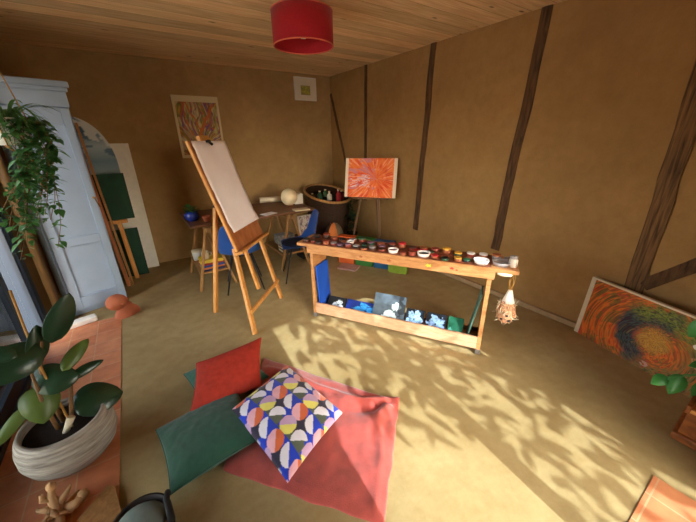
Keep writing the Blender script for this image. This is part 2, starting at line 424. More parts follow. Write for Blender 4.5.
# ------------------------------------------------------------------ setting
def struct(name, mb, mat): return tag(mb.build(name, mat), kind='structure')
T = .14
struct('floor', MB().box(((XL+XR)/2, (YN+YB)/2, -.06), (XR-XL+2*T, YB-YN+2*T, .12)), M_floor)
struct('ceiling', MB().box(((XL+XR)/2, (YN+YB)/2, H+.05), (XR-XL+2*T, YB-YN+2*T, .1)), M_ceil)
struct('wall_back', MB().box(((XL+XR)/2, YB+T/2, H/2), (XR-XL+2*T, T, H)), M_wall_back)
struct('wall_right', MB().box((XR+T/2, (YN+YB)/2, H/2), (T, YB-YN, H)), M_wall)
DY0, DY1, DH = .55, 3.6, 2.2
mb = MB(); mb.box((XL-T/2, (DY1+YB)/2, H/2), (T, YB-DY1, H)); mb.box((XL-T/2, (YN+DY0)/2, H/2), (T, DY0-YN, H)); mb.box((XL-T/2, (DY0+DY1)/2, (DH+H)/2), (T, DY1-DY0, H-DH))
struct('wall_left', mb, M_wall)
NX0, NX1 = .45, 1.93
mb = MB(); mb.box(((XL-T+NX0)/2, YN-T/2, H/2), (NX0-XL+T, T, H)); mb.box(((NX1+XR+T)/2, YN-T/2, H/2), (XR+T-NX1, T, H)); mb.box(((NX0+NX1)/2, YN-T/2, (HEAD+H)/2), (NX1-NX0, T, H-HEAD))
struct('wall_near', mb, M_wall)
# tile strips
struct('trim_1', MB().box(((XL-.39)/2, 1.5, .001), (-.39-XL, 3.98, .006)), M_tile)
struct('trim_2', MB().box((1.12, (YN+.02)/2, .001), (1.45, .02-YN, .006)), M_tile)
# conduit along the right wall's foot
struct('baseboard_right', MB().box((XR-.02, 2.4, .03), (.03, 5.0, .05), bev=.006), plain('pale_skirting', rgb(170, 140, 104), .7))
# timbers in the right wall
def timber(name, pts, wd, dp=.03, mat=None):
    mb = MB(); b = bmesh.new(); n = 14; rows = []
    for i in range(n+1):
        t = i/n; p = Vector(pts[0]).lerp(Vector(pts[1]), t); d = (Vector(pts[1])-Vector(pts[0])).normalized(); s = d.cross(V(1, 0, 0)).normalized()
        j = (noise.noise(V(p.y*3, p.z*2.2, wd*90))*.16+noise.noise(V(p.y*9, p.z*7, wd*50))*.09)*wd; k = (1+.14*noise.noise(V(p.z*3, p.y*5, wd*70)))*wd/2
        a = p+s*(j-k); c = p+s*(j+k)
        rows.append([a+V(dp, 0, 0), a+V(-.012, 0, 0), (a+c)/2+V(-.016, 0, 0), c+V(-.012, 0, 0), c+V(dp, 0, 0)])
    R = [[mb.bm.verts.new(v) for v in r] for r in rows]
    for i in range(n):
        for k in range(4): mb.bm.faces.new([R[i][k], R[i][k+1], R[i+1][k+1], R[i+1][k]])
    mb.bm.faces.new(R[0][::-1]); mb.bm.faces.new(R[-1])
    return struct(name, mb, mat or M_timber)
timber('trim_3', [(XR, 3.95, H), (XR, 3.94, .7)], .055)
timber('trim_4', [(XR, 2.74, H), (XR, 2.82, .46)], .075)
timber('trim_5', [(XR, 1.585, H), (XR, 1.685, .50)], .085)
timber('trim_6', [(XR, .58, H), (XR, .535, .40)], .115, mat=wood('worn_oak_timber', rgb(70, 48, 30), rgb(136, 100, 62), scale=4, stretch=(14, 14, 1.0), rough=.85, bump=.6))
timber('trim_7', [(XR, -.42, 1.52), (XR, .50, .55)], .085)
timber('trim_8', [(XR, 4.90, 2.3), (XR, 4.45, 1.15)], .05)
# left sliding door (window_1) and near glazed door (door_1)
def part(name, mb, mat, parent, **k): return mb.build(name, mat, parent, world=True, **k)
w1 = tag(thing('window_1', None, None, (XL, 2.0, 0)), kind='structure')
mb = MB()
fx = XL-.03
mb.box((fx, DY0+.03, DH/2), (.10, .07, DH), bev=.004); mb.box((XL-.065, DY1-.05, DH/2), (.19, .10, DH), bev=.004); mb.box((fx+.02, DY1-.16, DH/2), (.07, .04, DH), bev=.004)
mb.box((fx, (DY0+DY1)/2, DH-.03), (.10, DY1-DY0, .06)); mb.box((fx, (DY0+DY1)/2, .02), (.12, DY1-DY0, .045), bev=.004)
part('window_frame', mb, M_frame, w1)
for (ya, yb, ox) in ((DY0+.07, 1.95, -.02), (1.86, 3.12, .02)):
    mb = MB(); xx = fx+ox
    mb.box((xx, ya+.045, 1.1), (.04, .09, 2.08), bev=.003); mb.box((xx, yb-.045, 1.1), (.04, .09, 2.08), bev=.003)
    mb.box((xx, (ya+yb)/2, .09), (.04, yb-ya, .10), bev=.003); mb.box((xx, (ya+yb)/2, 2.10), (.04, yb-ya, .08), bev=.003)
    s = part('sash', mb, M_frame, w1)
    g = part('pane', MB().box((xx, (ya+yb)/2, 1.1), (.008, yb-ya-.16, 1.95)), M_glass, s)
d1 = tag(thing('door_1', None, None, (1.2, YN, 0)), kind='structure')
mb = MB(); fy = YN-.07
for x in (NX0+.02, NX1-.02): mb.box((x, fy, HEAD/2), (.05, .08, HEAD))
mb.box(((NX0+NX1)/2, fy, HEAD-.02), (NX1-NX0, .08, .04)); mb.box((1.245, fy, HEAD/2), (.085, .06, HEAD))
part('door_frame', mb, M_frame, d1)
part('pane', MB().box((.83, fy, 1.04), (.72, .006, 2.04)), M_glass, d1)
part('pane', MB().box((1.59, fy, 1.04), (.60, .006, 2.04)), M_glass, d1)
# outside
struct('ground', MB().box((0, 2, -.09), (60, 60, .02)), M_ground)
# the wooden post in the corner before the wardrobe
o = MB(); o.tube([(-.83, 3.58, 0), (-.83, 3.58, 1.2), (-.83, 3.58, H)], .032, 12)
struct('trim_9', o, M_postwood)

# garden tree outside the glazed door: its leaves dapple the sun on the floor
tr = thing('tree', 'leafy garden tree outside the glazed door, dappling the floor with shade', 'tree', (2.6, -5.6, -.08))
back = -sd
mbl = MB(); cnt = 0
def dens(u, v):
    if v > 3.2 or v < -.9: return 0
    n = noise.noise(V(u*2.8+3, v*1.5, 2.0))*.9
    if u < 1.3:
        d = max(0, min(.8, (v-.78-1.3*max(0, .95-u))*2.6+n*.6)) if v > .75 else 0
    elif u < 1.62: d = .75+n*.5
    else: d = .60+n
    if v > 2.45 and u < 1.2: d *= .35
    if u < .88: d *= .12
    return max(0, min(1, d))
while cnt < 1500:
    u = random.uniform(-.2, 3.0); v = random.uniform(-.9, 3.2)
    if random.random() > dens(u, v): continue
    t0 = max(2.3, v+1.0); t = random.uniform(t0, t0+1.2)
    base = V(u, v, 0)+back*(t/back.xy.length)
    d = V(random.gauss(.2, .6), random.gauss(0, .7), random.gauss(-.3, .5))
    mbl.leaf(base, d, V(random.gauss(0, .4), random.gauss(0, .4), 1), random.uniform(.10, .17), random.uniform(.05, .08), .2, .1, 4)
    cnt += 1
fo = tag(part('foliage', mbl, plain('tree_leaf', rgb(48, 84, 38), .55, var=.3, scale=6), tr), kind='stuff')
mbt = MB(); mbt.tube([(2.6, -5.6, -.1), (2.5, -5.5, 1.2), (2.3, -5.2, 2.4), (2.0, -4.9, 3.3)], [.16, .13, .10, .07], 10)
part('trunk', mbt, M_bark, tr)
mbb = MB()
for e in ((.9, -2.6, 3.0), (1.2, -1.9, 2.5), (1.6, -3.0, 3.4), (2.3, -2.2, 2.8), (1.6, -1.8, 2.1), (1.9, -2.2, 2.4)):
    s = V(2.0, -4.9, 3.3); e = Vector(e); mid = (s+e)/2+V(0, 0, .15)
    mbb.tube([s, mid, e], [.05, .03, .012], 6)
part('branches', mbb, M_bark, tr)

# ------------------------------------------------------------------ red lamp
lp = thing('pendant_lamp', 'red drum lampshade hanging from the pine ceiling', 'lamp', (1.285, 2.47, 2.257))
mb = MB(); R = .222; hh = .22
mb.lathe([(R, 0), (R*1.0, hh*.5), (R, hh)], n=48)
sh = mb.build('lamp_shade', M_red_shade, lp, solid=.004)
mb = MB(); 
for z in (.003, hh-.003):
    mb.tube([(R*math.cos(2*PI*k/48), R*math.sin(2*PI*k/48), z) for k in range(49)], .0045, 6)
mb.build('hem', M_shade_trim, sh)
mb = MB().tube([(0, 0, .16), (0, 0, H-2.257-.02)], .004, 6); mb.build('cord', M_white, lp)
mb = MB().lathe([(0, -.025), (.03, -.02), (.045, 0)], (0, 0, H-2.257-.0)); mb.build('ceiling_rose', M_white, lp)
mb = MB().lathe([(0, .05), (.02, .055), (.03, .08), (.026, .105), (.014, .125), (.014, .16), (0, .16)]); mb.build('bulb', M_cream, lp)
mb = MB()
for k in range(3): mb.tube([(0, 0, hh-.01), (R*math.cos(2*PI*k/3), R*math.sin(2*PI*k/3), hh-.01)], .003, 5)
mb.build('shade_spider', M_white, lp)

# ------------------------------------------------------------------ paintings on the back wall
def tree_paint(U, W):
    c = pal(fbm(U*22, W*6+U*4), [(150, 136, 80), (118, 116, 52), (206, 186, 130), (110, 76, 120)])
    ang = np.arctan2(U-.5, W+.15); rr = np.hypot(U-.5, W+.15)
    ang = ang+.08*np.sin(rr*9+U*5)+5; s = vnoise(ang*26, rr*7.0); c = mixm(c, pal(vnoise(ang*30+5, rr*5), [(110, 50, 140), (206, 160, 60), (90, 104, 44), (196, 84, 50), (84, 50, 130), (214, 190, 130), (130, 60, 130)]), (s > .42)*.85)
    # orange trunk with branches
    for (x0, y0, x1, y1, wd) in ((.42, .1, .52, .45, .035), (.52, .45, .85, .85, .03), (.52, .45, .25, .9, .022), (.6, .55, .62, .9, .018), (.42, .1, .2, .7, .018)):
        dx, dy = x1-x0, y1-y0; t = np.clip(((U-x0)*dx+(W-y0)*dy)/(dx*dx+dy*dy), 0, 1); d = np.hypot(U-x0-t*dx, W-y0-t*dy+.02*np.sin(t*12))
        c = mixm(c, C(196, 104, 52), (d < wd)*.9)
    m = (U < .05) | (U > .95) | (W < .05) | (W > .9)
    return mixm(c, C(216, 200, 160), m*1.0)
p1 = thing('tree_painting', 'colourful painting of orange branches on the back wall behind the easel', 'painting', (.62, YB, 1.40))
panel('canvas', (.62, YB-.004, 1.40), (1, 0, 0), (0, 0, 1), .565, .765, .028, tree_paint, p1, 150, 190)
def small_paint(U, W):
    c = np.ones(U.shape+(3,))*C(232, 222, 206)
    c = mixm(c, pal(fbm(U*14, W*14), [(150, 140, 50), (206, 190, 80), (120, 130, 60), (220, 200, 130)]), (abs(U-.5) < .22) & (abs(W-.44) < .2))
    m = (abs(U-.5) < .24) & (abs(W-.44) < .225) & ~((abs(U-.5) < .22) & (abs(W-.44) < .2))
    return mixm(c, C(120, 96, 60), m*.9)
p2 = thing('framed_picture', 'small white framed picture high on the back wall near the corner', 'picture', (2.355, YB, 2.19))
panel('picture_sheet', (2.37, YB-.004, 2.205), (1, 0, 0), (0, 0, 1), .34, .285, .012, small_paint, p2, 40, 40)
mb = MB()
for (c, s) in (((2.36, YB-.012, 2.345), (.018, .024, .32)), ((2.72, YB-.012, 2.345), (.018, .024, .32)), ((2.54, YB-.012, 2.195), (.378, .024, .018)), ((2.54, YB-.012, 2.50), (.378, .024, .018))): mb.box(c, s)
part('frame', mb, M_white, p2)

# ------------------------------------------------------------------ easel with drawing board
ez = thing('easel', 'tall beech tripod easel holding the drawing board with white paper', 'easel', (.75, 2.75, 0))
BLc, BRc, TRc, TLc = V(.642, 2.76, .667), V(1.035, 3.19, .667), V(.825, 3.40, 1.61), V(.43, 2.97, 1.61)
ea = (BRc-BLc).normalized(); eu = ((TLc+TRc)/2-(BLc+BRc)/2).normalized(); en = ea.cross(eu).normalized()
FL, FR, FB = V(.60, 2.40, 0), V(1.06, 2.90, 0), V(.40, 3.01, 0)
mid0 = (BLc+BRc)/2; mid1 = (TLc+TRc)/2
LT, RT = BLc+ea*.02-en*.03, BRc-ea*.04-en*.03
part('leg', MB().bar(FL, LT+eu*.03, .045, .028, ea), M_easel, ez)
part('leg', MB().bar(FR, RT+eu*.03, .045, .028, ea), M_easel, ez)
MF = V(.80, 2.80, .23); MT = mid0-ea*.09-en*.04
part('mast', MB().bar(MF, MT+eu*.02, .04, .026, ea), M_easel, ez)
part('mast', MB().bar(MT-en*.012, mid1-ea*.05-en*.035+eu*.05, .045, .022, ea), M_easel, ez)
t1 = FL.lerp(LT, .27)-en*.0; t2 = FR.lerp(RT, .27)
part('crossbar', MB().bar(t1-ea*.02+en*.025, t2+ea*.02+en*.025, .04, .02, (0, 0, 1)), M_easel, ez)
part('leg', MB().bar(FB, V(.575, 3.06, 1.03), .045, .03, ea), M_easel, ez)
part('brace', MB().bar(V(.572, 3.06, 1.0), mid0+eu*.36-en*.045, .03, .02, (0, 0, 1)), M_easel, ez)
part('tray', MB().bar(BLc-ea*.03+en*.015-eu*.015, BRc+ea*.03+en*.015-eu*.015, .026, .085, eu, .004), M_easel, ez)
part('top_clamp', MB().box(mid1+eu*.02-ea*.03-en*.01, (.15, .035, .05), Matrix((ea, en, eu)).transposed(), .004), M_easel, ez)
bd = thing('drawing_board', 'reddish wooden drawing board standing on the easel tray', 'board', tuple(mid0))
part('board', MB().box((mid0+mid1)/2-en*.006+eu*.0, ((BRc-BLc).length, .014, (mid1-mid0).length), Matrix((ea, -en, eu)).transposed(), .003), M_board, bd)
part('edge_strip', MB().bar(BLc-en*.004+ea*.0, TLc-en*.004+ea*.0, .018, .026, ea), M_easel, bd)
pp = MB(); W_ = (BRc-BLc).length; Hh = (mid1-mid0).length
rows = []
for j in range(25):
    row = []
    for i in range(13):
        a = .03+(W_-.04)*i/12; b = Hh*.17+Hh*.825*j/24
        if i == 0: a += .012*noise.noise(V(j*.5, 0, 3))
        k = .010+.004*math.sin(i*.6+j*.3)+.008*abs(noise.noise(V(i*.35, j*.3, 1)))
        if j < 3: k += .006*(3-j)
        row.append(pp.bm.verts.new(BLc+ea*a+eu*b+en*k))
    rows.append(row)
for j in range(24):
    for i in range(12):
        f = pp.bm.faces.new([rows[j][i], rows[j][i+1], rows[j+1][i+1], rows[j+1][i]]); f.smooth = True
o = pp.build('paper_sheet', M_paper, solid=.0015); tag(o, 'large white sheet of paper clipped to the easel board', 'paper')
ck = thing('bulldog_clip', 'dark clip pinching the paper at the top of the easel board', 'clip', tuple(mid1))
part('jaw', MB().box(mid1+en*.012-eu*.012-ea*.03, (.05, .05, .02), Matrix((ea, en, eu)).transposed(), .003), M_dark, ck)
part('knob', MB().tube([mid1+en*.03-eu*.02-ea*.03, mid1+en*.05-eu*.05-ea*.03], .012, 10), M_dark, ck)

# ------------------------------------------------------------------ long work bench
A0 = V(1.09, 2.45, 0); D = V(.528, -.849, 0).normalized(); P = V(.849, .528, 0).normalized(); Z = V(0, 0, 1); BL = 1.775
MBENCH = Matrix((D, P, Z)).transposed()
def bp_(s, p, z): return A0+D*s+P*p+Z*z
def bbox(mb, s0, s1, p0, p1, z0, z1, bev=.003): return mb.box(bp_((s0+s1)/2, (p0+p1)/2, (z0+z1)/2), (s1-s0, p1-p0, z1-z0), MBENCH, bev)
M_bench = wood('bench_pine', rgb(166, 110, 64), rgb(194, 140, 90), scale=5, stretch=(2.2, 2.2, 9), rough=.5)
bn = thing('workbench', 'long pine trestle bench covered with paint pots in mid-room', 'bench', tuple(bp_(.9, .13, 0)))
part('bench_top', bbox(MB(), 0, BL, 0, .29, .722, .75), M_bench, bn)
part('stained_paper', bbox(MB(), .04, 1.60, .014, .28, .749, .7515, 0), wood('paint_stained_paper', rgb(92, 46, 34), rgb(150, 84, 58), scale=9, stretch=(2, 2, 2), rough=.6), bn)
ap = part('apron', bbox(MB(), .10, 1.63, .0, .022, .664, .722), M_bench, bn)
def blot(c, r, col, nm, lab):
    mb = MB(); b = []
    for k in range(14):
        q = r*(1+.35*math.sin(k*2.3+c[0]*9)); b.append(bp_(c[0]+q*math.cos(2*PI*k/14)*1.3, -.0012, c[1]+q*.75*math.sin(2*PI*k/14)))
    mb.prism(b, P*0, -P*.0015); o = part(nm, mb, plain('dried_'+nm+lab, col, .5), ap); return o
blot((1.17, .705), .016, rgb(196, 206, 70), 'paint_splash', 'lime'); blot((1.34, .708), .012, rgb(206, 50, 40), 'paint_splash', 'red'); blot((1.375, .70), .007, rgb(206, 50, 40), 'paint_splash', 'red_small')
blot((.62, .70), .012, rgb(150, 84, 44), 'paint_splash', 'brown'); blot((.86, .70), .013, rgb(160, 94, 54), 'paint_splash', 'tan')
mb = MB(); mb.ball(bp_(1.69, .01, .712), (.05, .018, .016), MBENCH, 12); part('paint_drip', mb, M_cream, bn)
for s in (.118, 1.585):
    l = part('leg', bbox(MB(), s, s+.03, .02, .27, .045, .722), M_bench, bn)
    part('foot', bbox(MB(), s-.004, s+.034, .02, .06, 0, .045, .004), M_grey, l); part('foot', bbox(MB(), s-.004, s+.034, .23, .27, 0, .045, .004), M_grey, l)
part('front_rail', bbox(MB(), .148, 1.585, .02, .042, .05, .158), wood('sunlit_rail_wood', rgb(190, 144, 112), rgb(212, 168, 134), scale=5, stretch=(2.2, 2.2, 9), rough=.6), bn)  # sunlight on the rail put into a paler copy of the bench wood
part('back_rail', bbox(MB(), .148, 1.585, .25, .27, .05, .10), M_bench, bn)
part('lower_shelf', bbox(MB(), .148, 1.585, .042, .25, .05, .068), M_bench, bn)

# canvases leaning on the bench legs and in the trough
def blue_paint(U, W):
    c = pal(fbm(U*3+2, W*5), [(20, 52, 150), (30, 84, 190), (24, 66, 176)])
    d = np.hypot((U-.5)*1.1, (W-.45)*1.5); c = mixm(c, C(70, 150, 214), (fbm(U*6, W*8) > .5)*(d < .5)*.7)
    return mixm(c, C(150, 206, 226), (fbm(U*8+4, W*7+2) > .5)*(d < .26)*.9)
def dark_flower(seed, bgc, petal, n=5, cx=.5, cy=.5, r=.42):
    def fn(U, W):
        c = np.ones(U.shape+(3,))*C(*bgc); c = c*(.8+.4*fbm(U*6+seed, W*6)[..., None])
        a = np.arctan2(W-cy, U-cx)+1.1*(fbm(U*5+seed, W*5)-.5); d = np.hypot(U-cx, W-cy)*(.8+.45*fbm(U*9, W*9+seed)); lim = r*(.55+.45*np.abs(np.cos(a*n/2+seed)))
        c = mixm(c, C(*petal), (d < lim)*(d > .05)*(.55+.45*(fbm(U*12+seed, W*12) > .42)))
        return mixm(c, C(*bgc), (np.abs(np.sin(a*n/2+seed)) > .985)*(d < lim)*.7)
    return fn
def splash(U, W):
    c = pal(fbm(U*3, W*3+8), [(40, 50, 62), (84, 98, 112), (20, 24, 32)])
    for (x, y, r) in ((.55, .28, .2), (.72, .62, .13), (.4, .2, .12)):
        d = np.hypot(U-x, W-y)+.12*(fbm(U*14, W*14)-.5); c = mixm(c, C(206, 228, 236), (d < r)*.95)
    return mixm(c, C(24, 26, 30), (U > .78)*(W > .3)*(fbm(U*6, W*6) > .45)*.9)
def green_paint(U, W):
    c = pal(fbm(U*5, W*4+3), [(8, 50, 36), (16, 92, 66), (10, 66, 50)])
    return mixm(c, C(86, 170, 150), (np.hypot(U-.2, W-.35) < .13)*(fbm(U*12, W*12) > .4)*.8)
def teal_paint(U, W): return pal(fbm(U*2, W*4), [(52, 84, 76), (84, 116, 104), (66, 98, 88)])
o = thing('blue_canvas', 'blue painted canvas leaning on the inner face of the left bench leg', 'painting', tuple(bp_(.22, .04, .07)))
panel('canvas', bp_(.20, .245, .07), -P, (Z*1-D*.06).normalized(), .215, .46, .012, lambda U, W: blue_paint(U, W), o, 40, 60)
o = thing('teal_canvas', 'narrow teal canvas leaning on the inside of the right bench leg', 'painting', tuple(bp_(1.5, .1, .07)))
panel('canvas', bp_(1.50, .06, .07), P, (Z+D*.15).normalized(), .17, .44, .010, teal_paint, o, 20, 40)
tiltu = (Z*.72+P*.69).normalized()
specs = [(.235, .415, .15, dark_flower(1.0, (22, 22, 26), (206, 216, 226), 3, .6, .5, .34), 'black canvas with a white mark at the left end of the bench trough', tiltu),
         (.425, .70, .15, dark_flower(.6, (16, 40, 120), (52, 150, 226), 6, .72, .45, .5), 'deep blue canvas with light blue bloom in the bench trough', tiltu),
         (.70, .985, .26, splash, 'largest canvas in the bench trough, grey with white splashes', (Z*.88+P*.42).normalized()),
         (.99, 1.15, .175, dark_flower(.2, (14, 18, 28), (150, 190, 232), 5, .5, .5, .5), 'black canvas with pale blue flower beside the grey splashed one', tiltu),
         (1.17, 1.335, .175, dark_flower(1.3, (12, 16, 26), (140, 176, 226), 5, .5, .48, .5), 'black canvas with blue flower beside the green canvas in the trough', tiltu),
         (1.35, 1.47, .175, green_paint, 'dark green canvas at the right end of the bench trough', tiltu)]
for (s0, s1, h_, fn, lab, up) in specs:
    o = thing('small_canvas', lab, 'painting', tuple(bp_((s0+s1)/2, .06, .07)), group='small canvases in the bench trough')
    panel('canvas', bp_(s0, .062, .072), D, up, s1-s0, h_, .012, fn, o, 40, 34)

# paint pots, jars and palettes along the top
jar_cols = [('dark brown', rgb(70, 40, 28)), ('brick red', rgb(136, 58, 42)), ('black', rgb(24, 22, 24)), ('grey', rgb(150, 140, 140)), ('rust', rgb(150, 82, 50)),
            ('white', rgb(230, 224, 220)), ('mauve', rgb(122, 86, 110)), ('dark green', rgb(34, 74, 48)), ('crimson', rgb(176, 30, 40)), ('ochre', rgb(206, 150, 50))]
jm = {k: plain('paint_'+k.replace(' ', '_'), c, .45, var=.15, scale=40) for k, c in jar_cols}
M_clear = plain('jar_plastic', rgb(206, 190, 176), .35, var=.08)
ords = ['first', 'second', 'third', 'fourth', 'fifth', 'sixth', 'seventh', 'eighth', 'ninth', 'tenth', 'eleventh', 'twelfth', 'thirteenth', 'fourteenth', 'fifteenth', 'sixteenth', 'seventeenth', 'eighteenth', 'nineteenth', 'twentieth', 'twenty-first', 'twenty-second', 'twenty-third', 'twenty-fourth']
def jar(loc, r, h_, body, lid, lab):
    t = thing('paint_pot', lab, 'paint pot', tuple(loc), random.uniform(0, 6), 'paint pots on the bench top')
    MB().lathe([(0, 0), (r*.92, 0), (r, h_*.1), (r, h_*.7), (r*.9, h_*.78), (0, h_*.78)], n=14).build('pot', body, t)
    MB().lathe([(r*1.02, h_*.72), (r*1.04, h_*.76), (r*1.04, h_*.98), (r*.95, h_), (0, h_)], n=14).build('lid', lid, t)
def dish(loc, r, h_, body, paint, lab):
    t = thing('paint_dish', lab, 'paint dish', tuple(loc), 0, 'open paint dishes on the bench top')
    MB().lathe([(0, 0), (r*.8, 0), (r, h_), (r*.93, h_), (r*.75, h_*.35), (0, h_*.3)], n=18).build('dish', body, t)
    MB().lathe([(r*.82, h_*.6), (r*.4, h_*.63), (0, h_*.62)], n=18).build('paint', paint, t)
front = [(.07, 'dark brown', 'black'), (.14, 'brick red', 'dark brown'), (.20, 'dark brown', 'black'), (.27, 'rust', 'brick red'), (.34, 'brick red', 'grey'), (.41, 'black', 'mauve'), (.48, 'brick red', 'mauve'), (.55, 'black', 'grey'),
         (.63, 'rust', 'black'), (.70, 'dark brown', 'grey'), (.78, 'brick red', 'dark brown'), (.96, 'rust', 'brick red'), (1.03, 'brick red', 'brick red'), (1.20, 'rust', 'crimson'), (1.28, 'dark green', 'black'),
         (1.37, 'rust', 'ochre'), (1.43, 'black', 'dark green')]
for i, (s, b_, l_) in enumerate(front):
    jar(bp_(s, .055+.014*math.sin(i*2.1), .75), .027, .022+.010*(i % 3 == 0), jm[b_], jm[l_], f'{b_} paint pot with {l_} lid, {ords[i]} from left in front row')
backr = [(.10, 'black', 'dark brown'), (.19, 'dark brown', 'brick red'), (.28, 'brick red', 'rust'), (.37, 'dark brown', 'black'), (.46, 'rust', 'grey'), (.55, 'brick red', 'dark green'), (.64, 'dark green', 'mauve'), (.73, 'brick red', 'rust'),
         (.82, 'dark brown', 'brick red'), (.91, 'rust', 'crimson'), (1.0, 'brick red', 'dark brown'), (1.09, 'crimson', 'rust'), (1.18, 'brick red', 'brick red'), (1.27, 'rust', 'ochre'), (1.36, 'dark green', 'ochre'), (1.45, 'brick red', 'white'), (1.54, 'rust', 'white'), (1.63, 'grey', 'rust'), (1.71, 'brick red', 'grey')]
for i, (s, b_, l_) in enumerate(backr):
    jar(bp_(s, .20+.02*math.sin(i*1.7), .75), .030, .026+.018*(i % 4 == 1), jm[b_], jm[l_], f'{b_} paint pot with {l_} lid, {ords[i]} from left in back row')
mid = [(.24, 'mauve', 'dark brown'), (.42, 'black', 'rust'), (.60, 'dark green', 'black'), (.76, 'brick red', 'mauve'), (1.05, 'brick red', 'crimson'), (1.16, 'rust', 'dark green')]
for i, (s, b_, l_) in enumerate(mid):
    jar(bp_(s, .125, .75), .027, .026, jm[b_], jm[l_], f'{b_} paint pot with {l_} lid, {ords[i]} from left in middle row')
for (s, p, r, lab, pc) in ((.875, .06, .043, 'white saucer of mauve paint in the middle of the bench front', 'mauve'), (1.115, .07, .052, 'larger white dish with dark paint on the bench front', 'black'),
                           (1.53, .07, .055, 'white dish nearest the right bench leg', 'white'), (1.66, .085, .062, 'wide grey dish by the right bench end', 'grey'), (.47, .128, .034, 'small pale dish of grey paint near the left of the bench', 'grey')):
    dish(bp_(s, p, .75), r, .03, jm['white'] if s != 1.66 else jm['grey'], jm[pc], lab)
t = thing('glass_jar', 'pale upright jar on the very right end of the bench', 'jar', tuple(bp_(1.735, .085, .75)))
MB().lathe([(0, 0), (.026, 0), (.03, .01), (.03, .05), (.022, .06), (.022, .068)], n=16).build('body', M_clear, t)
MB().lathe([(.025, .062), (.025, .078), (0, .08)], n=16).build('lid', jm['grey'], t)

# hanging bundle at the right end of the bench
hb = thing('hanging_bundle', 'white-capped woven bundle hanging from the right end of the bench', 'hanging ornament', tuple(bp_(1.72, .03, .33)))
hc = bp_(1.745, .03, 0)
mb = MB()
for k in range(4):
    a = k*1.6; mb.tube([hc+V(.012*math.cos(a), .012*math.sin(a), .722), hc+V(.02*math.cos(a+1), .02*math.sin(a+1), .65), hc+V(.006*math.cos(a), .006*math.sin(a), .58)], .0025, 5)
part('cord', mb, M_ochre, hb)
part('cap', MB().lathe([(0, .595), (.014, .592), (.026, .55), (.042, .50), (.0, .50)], hc, 18), M_white, hb)
mb = MB().lathe([(.036, .505), (.05, .46), (.063, .41), (.056, .365), (.028, .335), (0, .325)], hc, 18)
for v in mb.bm.verts: v.co += V(*(noise.noise_vector(v.co*34)*.013))
body = part('basket', mb, plain('dried_grass', rgb(186, 134, 100), .9, var=.6, scale=45, bump=.5, bscale=120), hb)
mb = MB()
for k in range(110):
    a = random.uniform(0, 2*PI); z = random.uniform(.35, .5); r = .042+.016*math.sin((z-.34)/.17*PI); p0 = hc+V(r*math.cos(a), r*math.sin(a), z)
    mb.tube([p0, p0+V(random.gauss(0, .014)+.004*math.cos(a), random.gauss(0, .014)+.004*math.sin(a), random.gauss(-.005, .02))], .0018, 4)
tag(part('grass', mb, M_cream, body), kind='stuff')
mb = MB()
for a, z, r in ((3.2, .38, .010), (3.75, .415, .012), (4.1, .375, .014), (4.5, .40, .009), (4.9, .37, .012)): mb.ball(hc+V(.055*math.cos(a), .055*math.sin(a), z), (r*1.3, r, r*.7), n=10)
part('dark_patch', mb, M_dark, body)

# ------------------------------------------------------------------ rainbow row behind the bench
q0 = V(2.13, 3.42, 0)
MB_ = MBENCH
for (s0, s1, h_, nm, c) in ((0, .235, .385, 'orange', (206, 92, 36)), (.25, .50, .385, 'green', (52, 110, 46)), (.52, .77, .375, 'blue', (36, 86, 128)), (.74, .98, .14, 'lime', (128, 150, 44))):
    pz = 0 if nm != 'lime' else -.09
    t = thing('storage_box', f'{nm} box in the low colourful row behind the bench', 'box', tuple(q0+D*(s0+s1)/2+P*pz), group='coloured boxes behind the bench')
    m_ = plain('card_'+nm, rgb(*c), .7, var=.1)
    part('box_body', MB().box(q0+D*(s0+s1)/2+P*(.06+pz)+Z*(h_*.42), (s1-s0, .10 if nm != 'lime' else .07, h_*.84), MBENCH, .004), m_, t)
    part('lid', MB().box(q0+D*(s0+s1)/2+P*(.06+pz)+Z*(h_*.92), (s1-s0+.008, .108 if nm != 'lime' else .078, h_*.16), MBENCH, .004), m_, t)
def book(loc, size, rz, cover, lab, nm='book', group=None):
    t = thing(nm, lab, 'book', loc, rz, group)
    l, w_, h_ = size
    mb = MB(); mb.box((0, 0, h_*.06), (l, w_, h_*.12)); mb.box((0, 0, h_*.94), (l, w_, h_*.12)); mb.box((0, -w_/2+.002, h_/2), (l, .004, h_))
    mb.build('cover', cover, t)
    MB().box((0, 0, h_*.5), (l*.96, w_*.96, h_*.76)).build('pages', M_cream, t)
    return t
book((2.14, 3.17, 0), (.26, .18, .02), -1.0, plain('pinkish_cover', rgb(176, 130, 124), .6), 'pale pink book lying on floor before the orange box')

# ------------------------------------------------------------------ orange painting on its stand
def ray_paint(U, W):
    cx, cy = .6, .5; a = np.arctan2(W-cy, (U-cx)*1.35); d = np.hypot((U-cx)*1.35, W-cy)
    c = pal(vnoise(a*9+3, d*3.2)*.75+.25*fbm(U*8, W*8), [(206, 52, 26), (232, 84, 34), (242, 128, 60), (222, 70, 44), (246, 176, 110)])
    c = mixm(c, C(250, 160, 120), (vnoise(a*20, d*5) > .72)*(d > .2)*.8)
    c = mixm(c, C(196, 126, 150), (fbm(U*5+3, W*6) > .5)*(vnoise(a*26, d*9) > .5)*(U < .6)*(W > .2)*.75)
    c = mixm(c, C(240, 214, 220), (vnoise(a*46+7, d*7+9) > .68)*(U > .1)*(U < .5)*(np.abs(W-.42) < .16)*.75)
    return mixm(c, C(236, 214, 190), ((U < .055) | (U > .945))*1.0)
st = thing('display_stand', 'brown tripod stand under the orange painting by the right wall', 'easel', (2.65, 3.4, 0))
